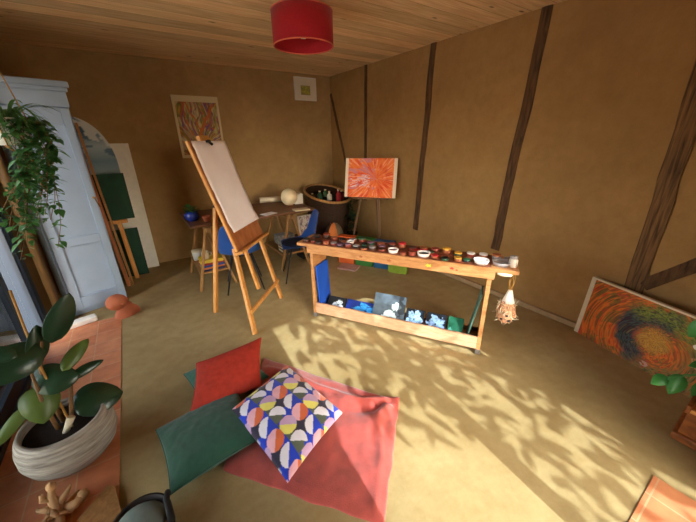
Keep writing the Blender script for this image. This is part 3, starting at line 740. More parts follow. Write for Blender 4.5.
ob = V(2.4, 3.635, .858); oa = V(math.cos(-.876), math.sin(-.876), 0); onb = V(-oa.y, oa.x, 0); ou = (Z*math.cos(.236)+onb*math.sin(.236)).normalized(); onr = oa.cross(ou).normalized()
M_stand = wood('dark_stand_wood', rgb(96, 66, 40), rgb(122, 86, 54), scale=5, stretch=(8, 8, 1), rough=.6)
m0 = ob+oa*.36
for (dx, a0, off) in ((-.17, -.06, 0), (.12, .06, 0)):
    part('leg', MB().bar(m0+oa*dx*1.6-onb*.12-Z*.858+V(0, 0, 0), m0+oa*a0+ou*.5+onb*.02, .026, .02, oa), M_stand, st)
part('leg', MB().bar(m0+onb*.25-Z*.858+oa*.1, m0+oa*.02+ou*.5+onb*.04, .026, .02, oa), M_stand, st)
part('ledge', MB().bar(ob+oa*.12-Z*.012-onr*.0+onr*.01, ob+oa*.62-Z*.012+onr*.01, .02, .06, Z), M_stand, st)
o = thing('orange_painting', 'orange and red ray painting standing on the tripod by the right wall', 'painting', tuple(m0))
panel('canvas', ob, oa, ou, .706, .515, .025, ray_paint, o, 110, 80)

# ------------------------------------------------------------------ swirl painting on the floor at right
def swirl(U, W):
    x = (U-.50)*1.85; y = W-.47; a = np.arctan2(y, x); d = np.hypot(x, y)*.86
    sp = a*1.0+d*5.0                                        # spiral phase: strokes curl round the eye
    tx = np.cos(a)*2.2; ty = np.sin(a)*2.2
    fine = vnoise(tx*5+20, d*72+ty*4.0+20); fin2 = vnoise(tx*7+9, d*96+ty*6+31); big = fbm(tx*1.3+30+d*3, ty*1.3+30-d*3)
    c = pal(.55*fine+.45*big, [(104, 32, 22), (196, 66, 30), (228, 118, 44), (132, 84, 40), (214, 74, 50), (240, 182, 96)])
    c = mixm(c, pal(fin2, [(60, 66, 34), (120, 116, 50), (80, 40, 40)]), (fbm(U*6+11, W*6) > .52)*(fin2 > .5)*.8)
    m = np.clip((np.cos(a-2.75)+.45)*2.2, 0, 1)*np.clip((d-.12)*9, 0, 1)*np.clip((.45-d+.1*(big-.5))*12, 0, 1)
    c = mixm(c, pal(fine*.7+fin2*.3, [(8, 12, 26), (18, 30, 56), (60, 80, 84), (12, 20, 34), (140, 130, 90)]), m*.95)
    g = np.clip((np.cos(a-1.15)-.1)*2.5, 0, 1)*np.clip((d-.2)*9, 0, 1)*np.clip((.5-d)*9, 0, 1)
    c = mixm(c, pal(fin2, [(30, 48, 28), (94, 110, 40), (140, 144, 60), (28, 40, 44)]), g*(.4+.55*(fine > .4)))
    k = np.clip((.18-d+.07*(fine-.5))*14, 0, 1)
    c = mixm(c, pal(.5*fine+.5*fin2, [(92, 56, 26), (176, 116, 36), (214, 160, 70), (140, 84, 34), (226, 190, 120)]), k*.95)
    r = np.clip((np.cos(a+.75)-.15)*2.5, 0, 1)*np.clip((d-.24)*9, 0, 1)
    c = mixm(c, pal(fine, [(52, 50, 30), (104, 100, 56), (150, 120, 70), (70, 40, 36)]), r*(.35+.6*(fin2 > .45)))
    c = mixm(c, C(206, 158, 146), (np.hypot((U-.5)*1.85, (W-.10)*1.3) < .05)*(fine > .35)*.8)
    c = mixm(c, C(206, 156, 110), (np.hypot((U-.74)*1.85, W-.6+.15) < .07)*(fin2 > .5)*.7)
    return mixm(c, C(240, 232, 220), (np.hypot((U-.71)*1.85, W-.66) < .034)*1.0)
sa = V(-.30, -.954, 0).normalized(); sb = V(2.96, .80, .0); su = (V(2.975, .725, .53)-sb); su = (su-sa*su.dot(sa)).normalized()
nrm = sa.cross(su)
o = thing('swirl_painting', 'large orange and dark swirl painting leaning against the right wall', 'painting', tuple(sb))
panel('canvas', sb+sa*.035+su*.0, sa, su, .97, .505, .03, swirl, o, 380, 200)
part('canvas_edge', MB().bar(sb+sa*.017+nrm*.016, sb+sa*.017+su*.505+nrm*.016, .034, .034, sa, .002), M_cream, o)
part('canvas_edge', MB().bar(sb+su*.511+nrm*.016, sb+su*.511+sa*1.005+nrm*.016, .014, .034, su, .002), M_cream, o)

# ------------------------------------------------------------------ desk corner
dk = thing('desk', 'brown desk top on trestles along the back wall', 'desk', (1.15, 4.05, 0))
part('desk_top', MB().box((1.17, 4.08, .735), (1.54, .86, .03), bev=.004), M_desk, dk)
def trestle(cx, y0, y1, lab, ztop=.72, shelf=True):
    t = thing('trestle', lab, 'trestle', (cx, (y0+y1)/2, 0), group='trestles under the desk')
    part('beam', MB().box((cx, (y0+y1)/2, ztop-.03), (.05, y1-y0, .05), bev=.003), M_trestle, t)
    for sx in (-1, 1):
        for y, yy in ((y0+.07, y0), (y1-.07, y1)):
            part('leg', MB().bar((cx+sx*.20, yy, 0), (cx+sx*.02, y, ztop-.01), .045, .026, (0, 1, 0)), M_trestle, t)
    if shelf: part('shelf', MB().box((cx, (y0+y1)/2, .20), (.34, y1-y0-.02, .02)), M_trestle, t)
    else: part('stretcher', MB().box((cx, (y0+y1)/2, .22), (.03, y1-y0-.04, .04)), M_trestle, t)
    return t
trestle(.57, 3.60, 4.28, 'left wooden trestle with books on its shelf, behind the easel')
trestle(1.58, 3.62, 4.30, 'right wooden trestle under the desk beside the blue chair')
bk = [('yellow', (214, 188, 60), .035), ('red', (168, 52, 44), .022), ('blue', (44, 74, 150), .025), ('orange', (206, 120, 60), .02), ('navy', (36, 40, 84), .026)]
z = .211
for (nm, c, h_) in bk[::-1]:
    book((.555+random.uniform(-.01, .01), 3.72, z), (.25, .19, h_), random.uniform(-.08, .08), plain('cover_'+nm, rgb(*c), .55), f'{nm} book in the stack on the left trestle shelf', group='books stacked on the trestle shelf'); z += h_+.001
t = thing('mug', 'pale mug standing on the book stack of the left trestle', 'mug', (.50, 3.70, z))
MB().lathe([(0, 0), (.036, 0), (.04, .02), (.04, .085), (.036, .085), (.034, .01), (0, .008)], n=20).build('cup', M_cream, t)
MB().tube([(.04, 0, .07), (.065, 0, .065), (.065, 0, .03), (.04, 0, .02)], .006, 6).build('handle', M_cream, t)
t = thing('paint_tub', 'white tub on the rear of the left trestle shelf', 'tub', (.47, 4.12, .21))
MB().lathe([(0, 0), (.055, 0), (.065, .12), (.06, .12), (.05, .01), (0, .01)], n=20).build('tub', M_white, t)
MB().lathe([(.066, .11), (.068, .125), (0, .128)], n=20).build('lid', M_cream, t)
for i, (nm, c, h_, z_) in enumerate((('black', (28, 28, 32), .045, .211), ('dark grey', (56, 58, 62), .04, .257), ('navy', (30, 40, 70), .03, .298))):
    book((1.55, 3.74, z_), (.24, .18, h_), .05*i, plain('cover2_'+nm.replace(' ', '_'), rgb(*c), .5), f'{nm} book in the stack on the right trestle shelf', group='books on the right trestle shelf')
o = MB().box((1.5, 3.76, .39), (.22, .15, .12), bev=.004).build('magazine_pile', plain('printed_grey', rgb(150, 150, 146), .6, var=.5, scale=30)); tag(o, 'grey printed magazine pile on dark books under the desk', 'magazines')
def floral(U, W):
    c = np.ones(U.shape+(3,))*C(206, 196, 190); c = mixm(c, C(150, 110, 116), (fbm(U*7, W*8) > .55)*(abs(U-.5) < .38)*(abs(W-.5) < .42)*.8)
    return mixm(c, C(96, 84, 96), (fbm(U*12+3, W*12) > .64)*(abs(U-.5) < .38)*.8)
o = thing('unframed_print', 'pale print with grey flowers standing under the right desk end', 'picture', (1.88, 3.88, .3))
panel('print', (1.77, 3.86, .33), (1, .1, 0), (0, .12, 1), .22, .29, .008, floral, o, 30, 40)
t = thing('shelf_box', 'dark box under the desk carrying the flowered print', 'box', (1.88, 3.9, 0))
part('box_body', MB().box((1.9, 3.93, .15), (.24, .22, .30), bev=.005), M_dark, t); part('lid', MB().box((1.9, 3.93, .312), (.25, .23, .022), bev=.004), M_desk, t)
# on the desk
t = thing('globe_lamp', 'round cream globe lamp on the desk', 'lamp', (1.73, 4.02, .75))
MB().ball((0, 0, .125), .115, n=24).build('globe', plain('opal_glass', rgb(226, 204, 168), .35, var=.04), t)
MB().lathe([(0, 0), (.06, 0), (.06, .015), (.035, .025), (.03, .03), (0, .03)], n=20).build('base', M_desk, t)
t = thing('paper_roll', 'long cream paper roll lying at the back of the desk', 'paper roll', (1.68, 4.42, .75))
MB().tube([(-.22, .05, .045), (.12, -.02, .045)], .042, 16).build('roll', M_cream, t)
MB().tube([(-.224, .051, .045), (-.216, .0495, .045)], .02, 12).build('core', M_stem, t)
t = thing('card_box', 'small white box on the desk right of the globe lamp', 'box', (1.9, 4.12, .75))
MB().box((0, 0, .06), (.13, .10, .12), bev=.004).build('box_body', M_white, t); MB().box((0, 0, .128), (.136, .106, .02), bev=.003).build('lid', M_white, t)
o = MB().box((1.31, 3.72, .753), (.18, .12, .005), Euler((0, 0, .3)).to_matrix()).build('paper_stack', M_paper); tag(o, 'white papers at the front edge of the desk', 'papers')
o = MB().box((1.74, 3.68, .758), (.20, .13, .015), Euler((0, 0, -.1)).to_matrix()).build('notebook', M_cream); tag(o, 'cream notebook at the right front of the desk', 'notebook')
t = thing('potted_plant', 'blue pot with small leafy plant on the left desk end', 'plant', (.47, 3.93, .75))
MB().lathe([(0, 0), (.05, 0), (.078, .04), (.08, .075), (.06, .115), (.052, .115), (.06, .08), (0, .09)], n=24).build('pot', plain('cobalt_glaze', rgb(30, 50, 140), .2, spec=.6, var=.1), t)
mb = MB()
for k in range(26):
    a = random.uniform(0, 2*PI); mb.leaf((.02*math.cos(a), .02*math.sin(a), .10+.05*random.random()), (math.cos(a), math.sin(a), random.uniform(.2, 1.1)), (0, 0, 1), random.uniform(.07, .13), .045, .35)
tag(mb.build('foliage', M_leaf, t), kind='stuff')
t = thing('clay_pot', 'small terracotta pot beside the blue pot on the desk', 'pot', (.60, 3.80, .75))
MB().lathe([(0, 0), (.03, 0), (.042, .05), (.046, .05), (.046, .065), (.038, .065), (.034, .02), (0, .015)], n=20).build('pot', M_terra, t)
MB().lathe([(.039, .05), (0, .055)], n=20).build('soil', M_soil, t)
t = thing('dark_jar', 'dark jar on the desk just behind the easel post', 'jar', (.76, 3.95, .75))
MB().lathe([(0, 0), (.05, 0), (.055, .02), (.055, .12), (.035, .15), (.035, .17), (0, .17)], n=20).build('body', M_dark, t); MB().lathe([(.038, .165), (.038, .19), (0, .192)], n=20).build('lid', M_black, t)

# chairs ------------------------------------------------------------
def make_chair(label, loc, rz):
    """shell chair facing +Y locally"""
    t = thing('shell_chair', label, 'chair', loc, rz, 'blue shell chairs at the desk')
    mb = MB(); rows = []
    prof = [(.20, .425), (.15, .432), (.05, .425), (-.06, .42), (-.14, .43), (-.185, .47), (-.21, .54), (-.225, .63), (-.24, .72), (-.255, .79), (-.262, .815)]
    for i, (y, zz) in enumerate(prof):
        hw = [.19, .215, .225, .225, .225, .225, .222, .215, .20, .165, .11][i]; cup = [.0, .01, .02, .03, .045, .06, .05, .04, .03, .015, .005][i]
        row = []
        for k in range(11):
            x = -1+2*k/10; e = abs(x)**2.2
            row.append(mb.bm.verts.new((x*hw, y+(cup*e if i >= 4 else 0)*1.2, zz+(cup*e if i < 6 else 0))))
        rows.append(row)
    for i in range(len(rows)-1):
        for k in range(10):
            f = mb.bm.faces.new([rows[i][k], rows[i][k+1], rows[i+1][k+1], rows[i+1][k]]); f.smooth = True
    mb.build('shell', M_blue_shell, t, solid=.008, subsurf=1)
    MB().lathe([(0, .434), (.15, .436), (.175, .443), (.17, .455), (.10, .462), (0, .462)], (0, .02, 0), 28).build('seat_disc', plain('navy_disc', rgb(26, 32, 52), .9, bump=.1), t)  # round navy disc on the seat, darker than the shell
    for sx in (-1, 1):
        for sy in (-1, 1):
            MB().tube([(sx*.10, .0+sy*.09, .415), (sx*.20, sy*.20, 0)], [.011, .008], 8).build('leg', M_black, t)
    mb = MB(); mb.tube([(-.12, .10, .408), (.12, .10, .408)], .008, 6); mb.tube([(-.12, -.10, .408), (.12, -.10, .408)], .008, 6); mb.tube([(-.12, .10, .408), (.12, -.10, .408)], .006, 6)
    mb.build('seat_frame', M_black, t)
    return t
ch = make_chair('blue shell chair behind the easel legs, back to the room', (.84, 3.45, 0), -.25)
c2 = copy_tree(ch); c2.location = (1.50, 3.33, 0); c2.rotation_euler = (0, 0, 1.25)
c2['label'] = 'blue shell chair between easel and bench, turned side-on'

# corner bin with bottles ------------------------------------------
bc = thing('wicker_bin', 'dark wicker half-round bin with pale rim in the back corner', 'bin', (2.5, 4.45, 0))
def rimpt(a, k=1.0): return V(2.52+.33*k*math.cos(a), 4.33+.42*k*math.sin(a), .80+.085*math.sin(a)*k)
mb = MB(); n = 28; R0 = []; R1 = []
for k in range(n):
    a = 2*PI*k/n; p = rimpt(a); R1.append(mb.bm.verts.new(p)); R0.append(mb.bm.verts.new((2.52+.27*math.cos(a), 4.33+.34*math.sin(a), 0)))
for k in range(n):
    f = mb.bm.faces.new([R0[k], R0[(k+1) % n], R1[(k+1) % n], R1[k]]); f.smooth = True
mb.bm.faces.new(R0[::-1])
part('basket', mb, M_wicker, bc, solid=.012)
part('rim', MB().tube([rimpt(2*PI*k/28, 1.02)+V(0, 0, .01) for k in range(29)], .02, 8, cap=False), M_trestle, bc)
mb = MB(); mb._add([rimpt(2*PI*k/28, .95)-V(0, 0, .10) for k in range(28)], [list(range(28))]); part('tray', mb, M_dark, bc, solid=.01)
for i, (a, k, c, nm, h_) in enumerate(((-.6, .5, (176, 30, 40), 'red', .17), (-.9, .1, (226, 220, 206), 'white', .13), (-.2, .72, (120, 24, 40), 'crimson', .13), (2.8, .35, (30, 70, 46), 'dark green', .12), (3.0, .75, (70, 50, 36), 'brown', .10), (1.2, .3, (60, 100, 60), 'green', .11))):
    p = rimpt(a, k)-V(0, 0, .092)
    t = thing('bottle', f'{nm} bottle standing in the pale-rimmed corner bin', 'bottle', tuple(p), group='bottles in the corner bin')
    m_ = plain('bottle_'+nm.replace(' ', '_'), rgb(*c), .35)
    MB().lathe([(0, 0), (.038, 0), (.04, .01), (.04, h_*.65), (.015, h_*.8), (.015, h_)], n=14).build('body', m_, t)
    MB().lathe([(.018, h_*.95), (.018, h_*1.1), (0, h_*1.1)], n=14).build('cap', M_cream, t)
# round patchwork cushion/ball peeping over the bench, and the dark plant by the bin
def beach(U, W): return None
t = thing('round_pouf', 'round patchwork pouf seen just above the left bench end', 'pouf', (2.20, 3.63, 0))
cols = [plain('patch_'+n, rgb(*c), .8) for n, c in (('grey', (130, 126, 116)), ('pink', (206, 130, 126)), ('black', (34, 28, 26)), ('orange', (206, 122, 64)), ('olive', (110, 100, 80)), ('sand', (176, 150, 116)))]
for k in range(6):
    mb = MB(); rows = []
    for j in range(9):
        ph = -PI/2+PI*j/8
        rows.append([mb.bm.verts.new((.145*math.cos(ph)*math.cos(2*PI*(k+.35+i/5)/6), .145*math.cos(ph)*math.sin(2*PI*(k+.35+i/5)/6), .26+.26*math.sin(ph))) for i in range(6)])
    for j in range(8):
        for i in range(5):
            f = mb.bm.faces.new([rows[j][i], rows[j][i+1], rows[j+1][i+1], rows[j+1][i]]); f.smooth = True
    mb.build('panel', cols[k], t)
t = thing('floor_plant', 'dark bushy plant between the corner bin and the orange painting', 'plant', (2.72, 3.98, 0))
MB().lathe([(0, 0), (.09, 0), (.12, .2), (.11, .2), (.09, .16), (0, .16)], n=20).build('pot', M_dark, t)
mb = MB()
for k in range(170):
    a = random.uniform(0, 2*PI); z_ = random.uniform(.2, .74); r = random.uniform(.0, .12)
    mb.leaf((r*math.cos(a), r*math.sin(a), z_), (math.cos(a), math.sin(a), random.uniform(-.3, .9)), (0, 0, 1), random.uniform(.05, .09), .04, .4, nseg=4)
tag(mb.build('foliage', plain('dark_green_leaf', rgb(28, 52, 28), .6, var=.3), t), kind='stuff')  # dark green leaf colour of this plant

# ------------------------------------------------------------------ wardrobe corner
wa = math.atan2(.12, .37); wx = V(math.cos(wa), math.sin(wa), 0); wyv = V(-math.sin(wa), math.cos(wa), 0); WM = Matrix((wx, wyv, Z)).transposed()
WR = V(-.325, 3.86, 0); WW, WD, WHT = .465, .40, 2.1
wd = thing('wardrobe', 'pale blue painted wardrobe with panelled door in left corner', 'wardrobe', tuple(WR-wx*WW/2))
def wb(mb, x0, x1, y0, y1, z0, z1, bev=.003): return mb.box(WR+wx*((x0+x1)/2-WW)+wyv*((y0+y1)/2)+Z*((z0+z1)/2), (x1-x0, y1-y0, z1-z0), WM, bev)
mb = MB(); wb(mb, 0, WW, .02, WD, .06, 1.93); part('body', mb, M_cupboard, wd)
mb = MB(); wb(mb, .0, WW, .03, WD, 0, .06); part('plinth', mb, M_cupboard, wd)
mb = MB(); wb(mb, -.005, WW+.005, .0, WD, 1.90, 2.02); wb(mb, -.02, WW+.02, -.018, WD, 2.02, 2.05, .006); wb(mb, -.035, WW+.035, -.035, WD, 2.05, 2.10, .01); part('cornice', mb, M_cupboard, wd)
dr = MB(); X0, X1 = .015, WW-.015
for (a, b, z0, z1) in ((X0, X0+.07, .07, 1.89), (X1-.06, X1, .07, 1.89), (X0+.07, X1-.06, 1.76, 1.89), (X0+.07, X1-.06, .70, .78), (X0+.07, X1-.06, .07, .19)): wb(dr, a, b, -.014, .018, z0, z1, .004)
wb(dr, X0+.07, X1-.06, .006, .018, .07, 1.89, .0)
door = part('door', dr, M_cupboard, wd)
mb = MB(); pz = WR+wx*(-.03)+Z*1.12
mb.tube([pz-wyv*.0, pz-wyv*.03], .012, 10); part('knob', mb, M_ochre, door)
kt = MB(); kt.tube([pz-wyv*.03+Z*.0, pz-wyv*.035-Z*.05+wx*.01], .006, 6); kt.tube([pz-wyv*.035-Z*.05+wx*.01, pz-wyv*.035-Z*.09+wx*.02], [.004, .009], 6); part('key_tassel', kt, M_stem, door)
# stack leaning behind the wardrobe
def sky_paint(U, W):
    c = pal(W, [(206, 160, 110), (206, 166, 120), (200, 176, 140), (150, 176, 190), (120, 150, 170), (176, 196, 206), (84, 120, 150), (170, 190, 200)])
    c = mixm(c, C(60, 100, 130), (fbm(U*4, W*12) > .56)*(W > .55)*.7); return mixm(c, C(226, 230, 228), (fbm(U*5+5, W*7) > .6)*(W > .6)*.8)
ar = thing('arched_panel', 'arched blue sky painting leaning between wardrobe and back wall', 'painting', (-.45, 4.6, 0))
nu, nv = 30, 90; vs = []; cs = []
for j in range(nv+1):
    v = j/nv; zz = .80+1.08*v; hw = .345*(1 if zz < 1.35 else max(0, 1-((zz-1.35)/.53)**2.2)**.5)
    for i in range(nu+1):
        u = i/nu; vs.append(((2*u-1)*hw, -.04+.08*v, zz)); cs.append((u, v))
fs = [(j*(nu+1)+i, j*(nu+1)+i+1, (j+1)*(nu+1)+i+1, (j+1)*(nu+1)+i) for j in range(nv) for i in range(nu)]
me = bpy.data.meshes.new('panel'); me.from_pydata(vs, [], fs); me.materials.append(M_attr); me.update()
o = bpy.data.objects.new('panel', me); COL.objects.link(o); o.parent = ar
cs = np.array(cs); paint_attr(o, sky_paint(cs[:, 0], cs[:, 1])); m = o.modifiers.new('thickness', 'SOLIDIFY'); m.thickness = .02; m.offset = -1
wp = thing('white_panel', 'tall white board leaning on the back wall beside the wardrobe', 'board', (-.15, 4.83, 0))
part('board', MB().prism([(-.36, 4.80, 0), (.045, 4.80, 0), (.045, 4.885, 1.60), (-.36, 4.885, 1.60)], (0, 0, 0), (0, .02, 0)), M_white, wp)
e2 = thing('studio_easel', 'wooden studio easel holding dark green canvas beside the wardrobe', 'easel', (-.3, 4.42, 0))
part('mast', MB().bar((-.315, 4.28, .0), (-.40, 4.34, 1.84), .035, .03, (1, 0, 0)), M_board, e2)
part('mast', MB().bar((-.275, 4.30, .0), (-.355, 4.36, 1.80), .022, .03, (1, 0, 0)), M_trestle, e2)
part('tray', MB().box((-.245, 4.42, .755), (.17, .09, .04), bev=.004), M_pine_v, e2)
part('rear_ledge', MB().box((-.42, 4.55, .775), (.45, .10, .03), bev=.004), M_trestle, e2)
part('leg', MB().bar((-.225, 4.5, 0), (-.245, 4.46, .74), .045, .035, (1, 0, 0)), M_pine_v, e2)
def dgreen(U, W): return pal(fbm(U*3, W*3), [(6, 40, 26), (14, 62, 42), (8, 46, 32)])
o = thing('green_canvas', 'dark green canvas standing on the studio easel tray', 'painting', (-.25, 4.45, .78))
panel('canvas', (-.40, 4.40, .778), (1, .05, 0), (0, .06, 1), .32, .51, .02, dgreen, o, 24, 24)
o = thing('green_canvas', 'lower dark green canvas on the floor against the white board', 'painting', (-.2, 4.6, 0), group=None)
panel('canvas', (-.35, 4.60, .0), (1, 0, 0), (0, .10, 1), .26, .61, .02, lambda U, W: dgreen(U+4, W), o, 20, 24)
# white slab and terracotta bust
o = thing('marble_slab', 'white slab lying on the tiles at the foot of the wardrobe', 'slab', (-.68, 3.50, .004))
part('slab', MB().box((-.70, 3.52, .03), (.24, .10, .05), Euler((0, 0, .25)).to_matrix(), .012), M_white, o)
bu = thing('clay_bust', 'terracotta head sculpture on the floor before the wardrobe', 'sculpture', (-.36, 3.48, 0), .5)
mb = MB(); mb.ball((-.035, 0, .165), (.092, .085, .076), n=24)
for v in mb.bm.verts:
    v.co += V(0, 0, .004*noise.noise(v.co*30))
hd = mb
hd.ball((.056, -.0, .15), (.016, .014, .02), n=10); hd.ball((-.03, -.084, .165), (.012, .012, .014), n=8)
hd.ball((.046, -.03, .18), (.014, .012, .008), n=8); hd.ball((.046, .03, .18), (.014, .012, .008), n=8); hd.ball((.046, 0, .12), (.018, .022, .008), n=8)
hd.build('head', M_terra, bu)
mb = MB(); mb.lathe([(.10, 0), (.098, .03), (.085, .06), (.055, .09), (.045, .12), (0, .13)], (.03, 0, 0), 24, sx=1.15, sy=.75)
mb.build('shoulders', M_terra, bu)

# ------------------------------------------------------------------ hanging plants at the left window
hp = thing('hanging_plant', 'hanging spider plant and trailing ivy in white pot by the wardrobe', 'plant', (-.55, 2.80, 1.60))
L0 = V(-.55, 2.80, 0)
part('pot', MB().lathe([(0, 1.60), (.07, 1.60), (.095, 1.75), (.085, 1.75), (.07, 1.72), (0, 1.72)], L0, 24), M_white, hp)
mb = MB()
for k in range(3):
    a = 2*PI*k/3+.3; mb.tube([L0+V(.095*math.cos(a), .095*math.sin(a), 1.75), L0+V(0, 0, 2.3), L0+V(0, 0, H)], .004, 5); mb.tube([L0+V(.095*math.cos(a), .095*math.sin(a), 1.75), L0+V(.075*math.cos(a), .075*math.sin(a), 1.60), L0+V(0, 0, 1.55)], .004, 5)
part('hanger', mb, M_ochre, hp)
part('support_stick', MB().bar((-.505, 2.90, 1.32), (-.53, 2.88, 1.80), .02, .02), M_ochre, hp)
mb = MB()
for k in range(40):
    a = random.uniform(0, 2*PI); l = random.uniform(.24, .44); d = V(math.cos(a), math.sin(a), random.uniform(.9, 2.0)).normalized()
    mb.leaf(L0+V(.03*math.cos(a), .03*math.sin(a), 1.73), d, Z, l, .02, random.uniform(.5, 1.0), .2, 8, .5)
tag(part('blades', mb, M_fern, hp), kind='stuff')
mb = MB(); st_ = MB()
for k in range(20):
    a = random.uniform(-2.4, 2.0); x, y = .11*math.cos(a), .09*math.sin(a); L_ = random.uniform(.4, .86)
    pts = [L0+V(.05*math.cos(a), .05*math.sin(a), 1.73)]; sway = random.gauss(-.16, .05)
    for i in range(1, 9):
        t_ = i/8; pts.append(L0+V(x*(1+.2*t_)+.07*math.sin(PI*t_*.9)+sway*t_*t_+.015*math.sin(i*1.3+k), y*(1+.2*t_)+.02*math.sin(i*1.1+k), 1.74-L_*t_*(.3+.7*t_)+.05*math.sin(PI*min(1, t_*2.5))*(t_ < .4)))
    st_.tube(pts, .002, 4)
    for i in range(1, 9):
        for r in range(6 if i > 1 else 1):
            aa = random.uniform(0, 2*PI); q = pts[i].lerp(pts[i-1], random.random())
            mb.leaf(q+V(random.gauss(0, .018), random.gauss(0, .018), 0), (math.cos(aa), math.sin(aa), random.uniform(-.5, .5)), Z, random.uniform(.045, .072), random.uniform(.028, .042), .4, .15, 4)
tag(part('vines', mb, M_leaf, hp), kind='stuff'); part('stems', st_, M_stem, hp)

# ------------------------------------------------------------------ big pot with rubber plant
pc = V(-.575, 1.83, .004)
rp = thing('rubber_plant', 'broad-leaved rubber plant in a big round ribbed pot at left', 'plant', tuple(pc))
MB().lathe([(0, 0), (.10, 0), (.145, .03), (.188, .08), (.206, .135), (.204, .19), (.19, .24), (.175, .268), (.162, .27), (.160, .245), (.165, .21), (0, .20)], n=56).build('pot', M_pot, rp)
MB().lathe([(.163, .225), (.1, .235), (0, .24)], n=32).build('soil', M_soil, rp)
stm = MB(); stm.tube([(0, .02, .20), (-.02, .03, .40), (.0, .03, .58), (.045, .02, .72)], [.013, .011, .009, .005], 8); stm.tube([(.02, 0, .20), (.06, .01, .36), (.10, .03, .52)], [.011, .009, .005], 8); stm.tube([(-.02, -.02, .20), (-.03, -.02, .42), (-.02, -.01, .66)], [.011, .009, .005], 8)
stm.build('stem', M_stem, rp)
MB().tube([(.04, -.05, .21), (.0, .03, .62), (.02, .02, 1.0)], .006, 6).build('cane', M_ochre, rp)
MB().tube([(.0, -.07, .21), (.05, -.05, .30)], [.012, .018], 8).build('pale_shoot', M_cream, rp)
def lf(base, tip, wdt, mat, droop=.15, up=(0, 0, 1), fold=.12):
    b = Vector(base); d = Vector(tip)-b; MB().leaf(b, d, up, d.length, wdt, droop, fold, 12, .6).build('leaf', mat, rp, solid=.002)
def lw(c, d, L_, W_, mat, droop=.15, up=(0, -.6, .8)):
    c = Vector(c)-pc; d = Vector(d).normalized(); lf(c-d*L_*.5, c+d*L_*.5, W_, mat, droop, up)
lw((-.44, 1.87, .82), (.42, .1, .8), .27, .115, M_leaf_dark, .05, (.5, -.8, .2))      # upright leaf before the wardrobe
lw((-.55, 1.86, .72), (.2, .1, .9), .2, .09, M_leaf_dark, .05, (.6, -.8, .3))
lw((-.65, 1.80, .69), (-.9, -.25, .15), .26, .17, M_leaf_dark, .2, (.1, -.75, .6))       # big left leaf
lw((-.53, 1.83, .53), (.8, -.1, .1), .19, .155, M_leaf_dark, .2, (.0, -.8, .6))
lw((-.61, 1.80, .43), (-.05, -.5, -.7), .17, .15, M_leaf_light, .12, (.2, -.8, .6))    # light olive leaf
lw((-.42, 1.87, .30), (.95, .1, -.05), .22, .185, M_leaf_dark, .12, (0, -.6, .8))      # right leaf over the rim
lw((-.44, 1.88, .60), (.55, .45, .5), .19, .07, M_leaf_light, .1, (.2, -.7, .6))
lw((-.42, 1.88, .50), (.75, .3, .3), .17, .055, M_leaf_dark, .2, (.2, -.7, .6))
lw((-.72, 1.78, .38), (-.75, -.4, -.5), .20, .06, M_leaf_light, .1, (.3, -.7, .6))
lw((-.70, 1.84, .74), (-.8, .3, .35), .2, .08, M_leaf_dark, .15, (.1, -.7, .7))
lw((-.60, 1.88, .40), (.3, .4, .6), .15, .08, M_leaf_dark, .15)
# ------------------------------------------------------------------ bits on the floor, bottom left
o = thing('root_carving', 'pale gnarled root figure on the floor before the big pot', 'sculpture', (-.56, 1.44, .004))
mb = MB(); g = V(-.62, 1.49, .0)
def rt(pts, rad): mb.tube([g+Vector(p) for p in pts], rad, 8)
rt([(0, 0, .012), (.01, .02, .06), (.0, .03, .11), (.012, .04, .15)], [.026, .024, .018, .012]); mb.ball(g+V(.014, .04, .163), .019, n=12)
rt([(.01, .02, .07), (.05, .03, .10), (.075, .035, .135)], [.016, .013, .006]); rt([(0, 0, .03), (-.06, -.03, .035), (-.11, -.05, .02), (-.14, -.07, .014)], [.02, .018, .014, .008])
rt([(.02, .01, .03), (.07, .0, .045), (.10, .01, .06)], [.02, .022, .02]); mb.ball(g+V(.105, .012, .065), (.024, .02, .022), n=12); rt([(.01, -.01, .03), (.02, -.07, .025), (.04, -.11, .014)], [.022, .02, .012])
rt([(.0, .03, .10), (-.03, .03, .12), (-.025, .035, .15)], [.014, .011, .007])
rt([(.0, .01, .05), (-.04, .03, .06), (-.07, .06, .04), (-.08, .09, .015)], [.018, .016, .012, .008]); rt([(.03, .01, .04), (.06, .05, .04), (.07, .09, .02)], [.018, .015, .008]); rt([(-.05, -.02, .04), (-.07, -.06, .05), (-.10, -.10, .02)], [.016, .013, .007])
for k in range(7):
    a = k*.9+.3; l = .05+.03*math.sin(k*2.1); h_ = .03+.012*(k % 3)
    rt([(.0, .0, h_), (l*.5*math.cos(a), l*.5*math.sin(a), h_+.015), (l*math.cos(a+.4), l*math.sin(a+.4), h_-.005), (l*1.4*math.cos(a+.9), l*1.4*math.sin(a+.9), .012)], [.014, .012, .009, .005])
for v in mb.bm.verts: v.co += V(*(noise.noise_vector(v.co*45)*.007))
part('root', mb, M_drift, o)
o = thing('wooden_slab', 'flat brown wooden board lying on the floor beside the root figure', 'board', (-.42, 1.36, 0))
part('board', MB().prism([(-.54, 1.42, 0), (-.435, 1.53, 0), (-.405, 1.505, 0), (-.36, 1.25, 0), (-.50, 1.16, 0)], (0, 0, .004), (0, 0, .022)), M_trestle, o)
bk_ = thing('felt_basket', 'dark round basket with grey-green cloth lining at the bottom edge', 'basket', (-.26, 1.20, 0))
part('basket', MB().lathe([(0, 0), (.09, 0), (.115, .05), (.118, .13), (.108, .13), (.1, .03), (0, .02)], (-.285, 1.16, 0), 32), plain('dark_leather', rgb(44, 32, 28), .6, var=.2), bk_)
mb = MB(); mb.ball((-.292, 1.155, .10), (.104, .104, .06), n=28)
part('cloth_lining', mb, plain('grey_green_felt', rgb(120, 132, 126), .9, var=.08, scale=30), bk_)
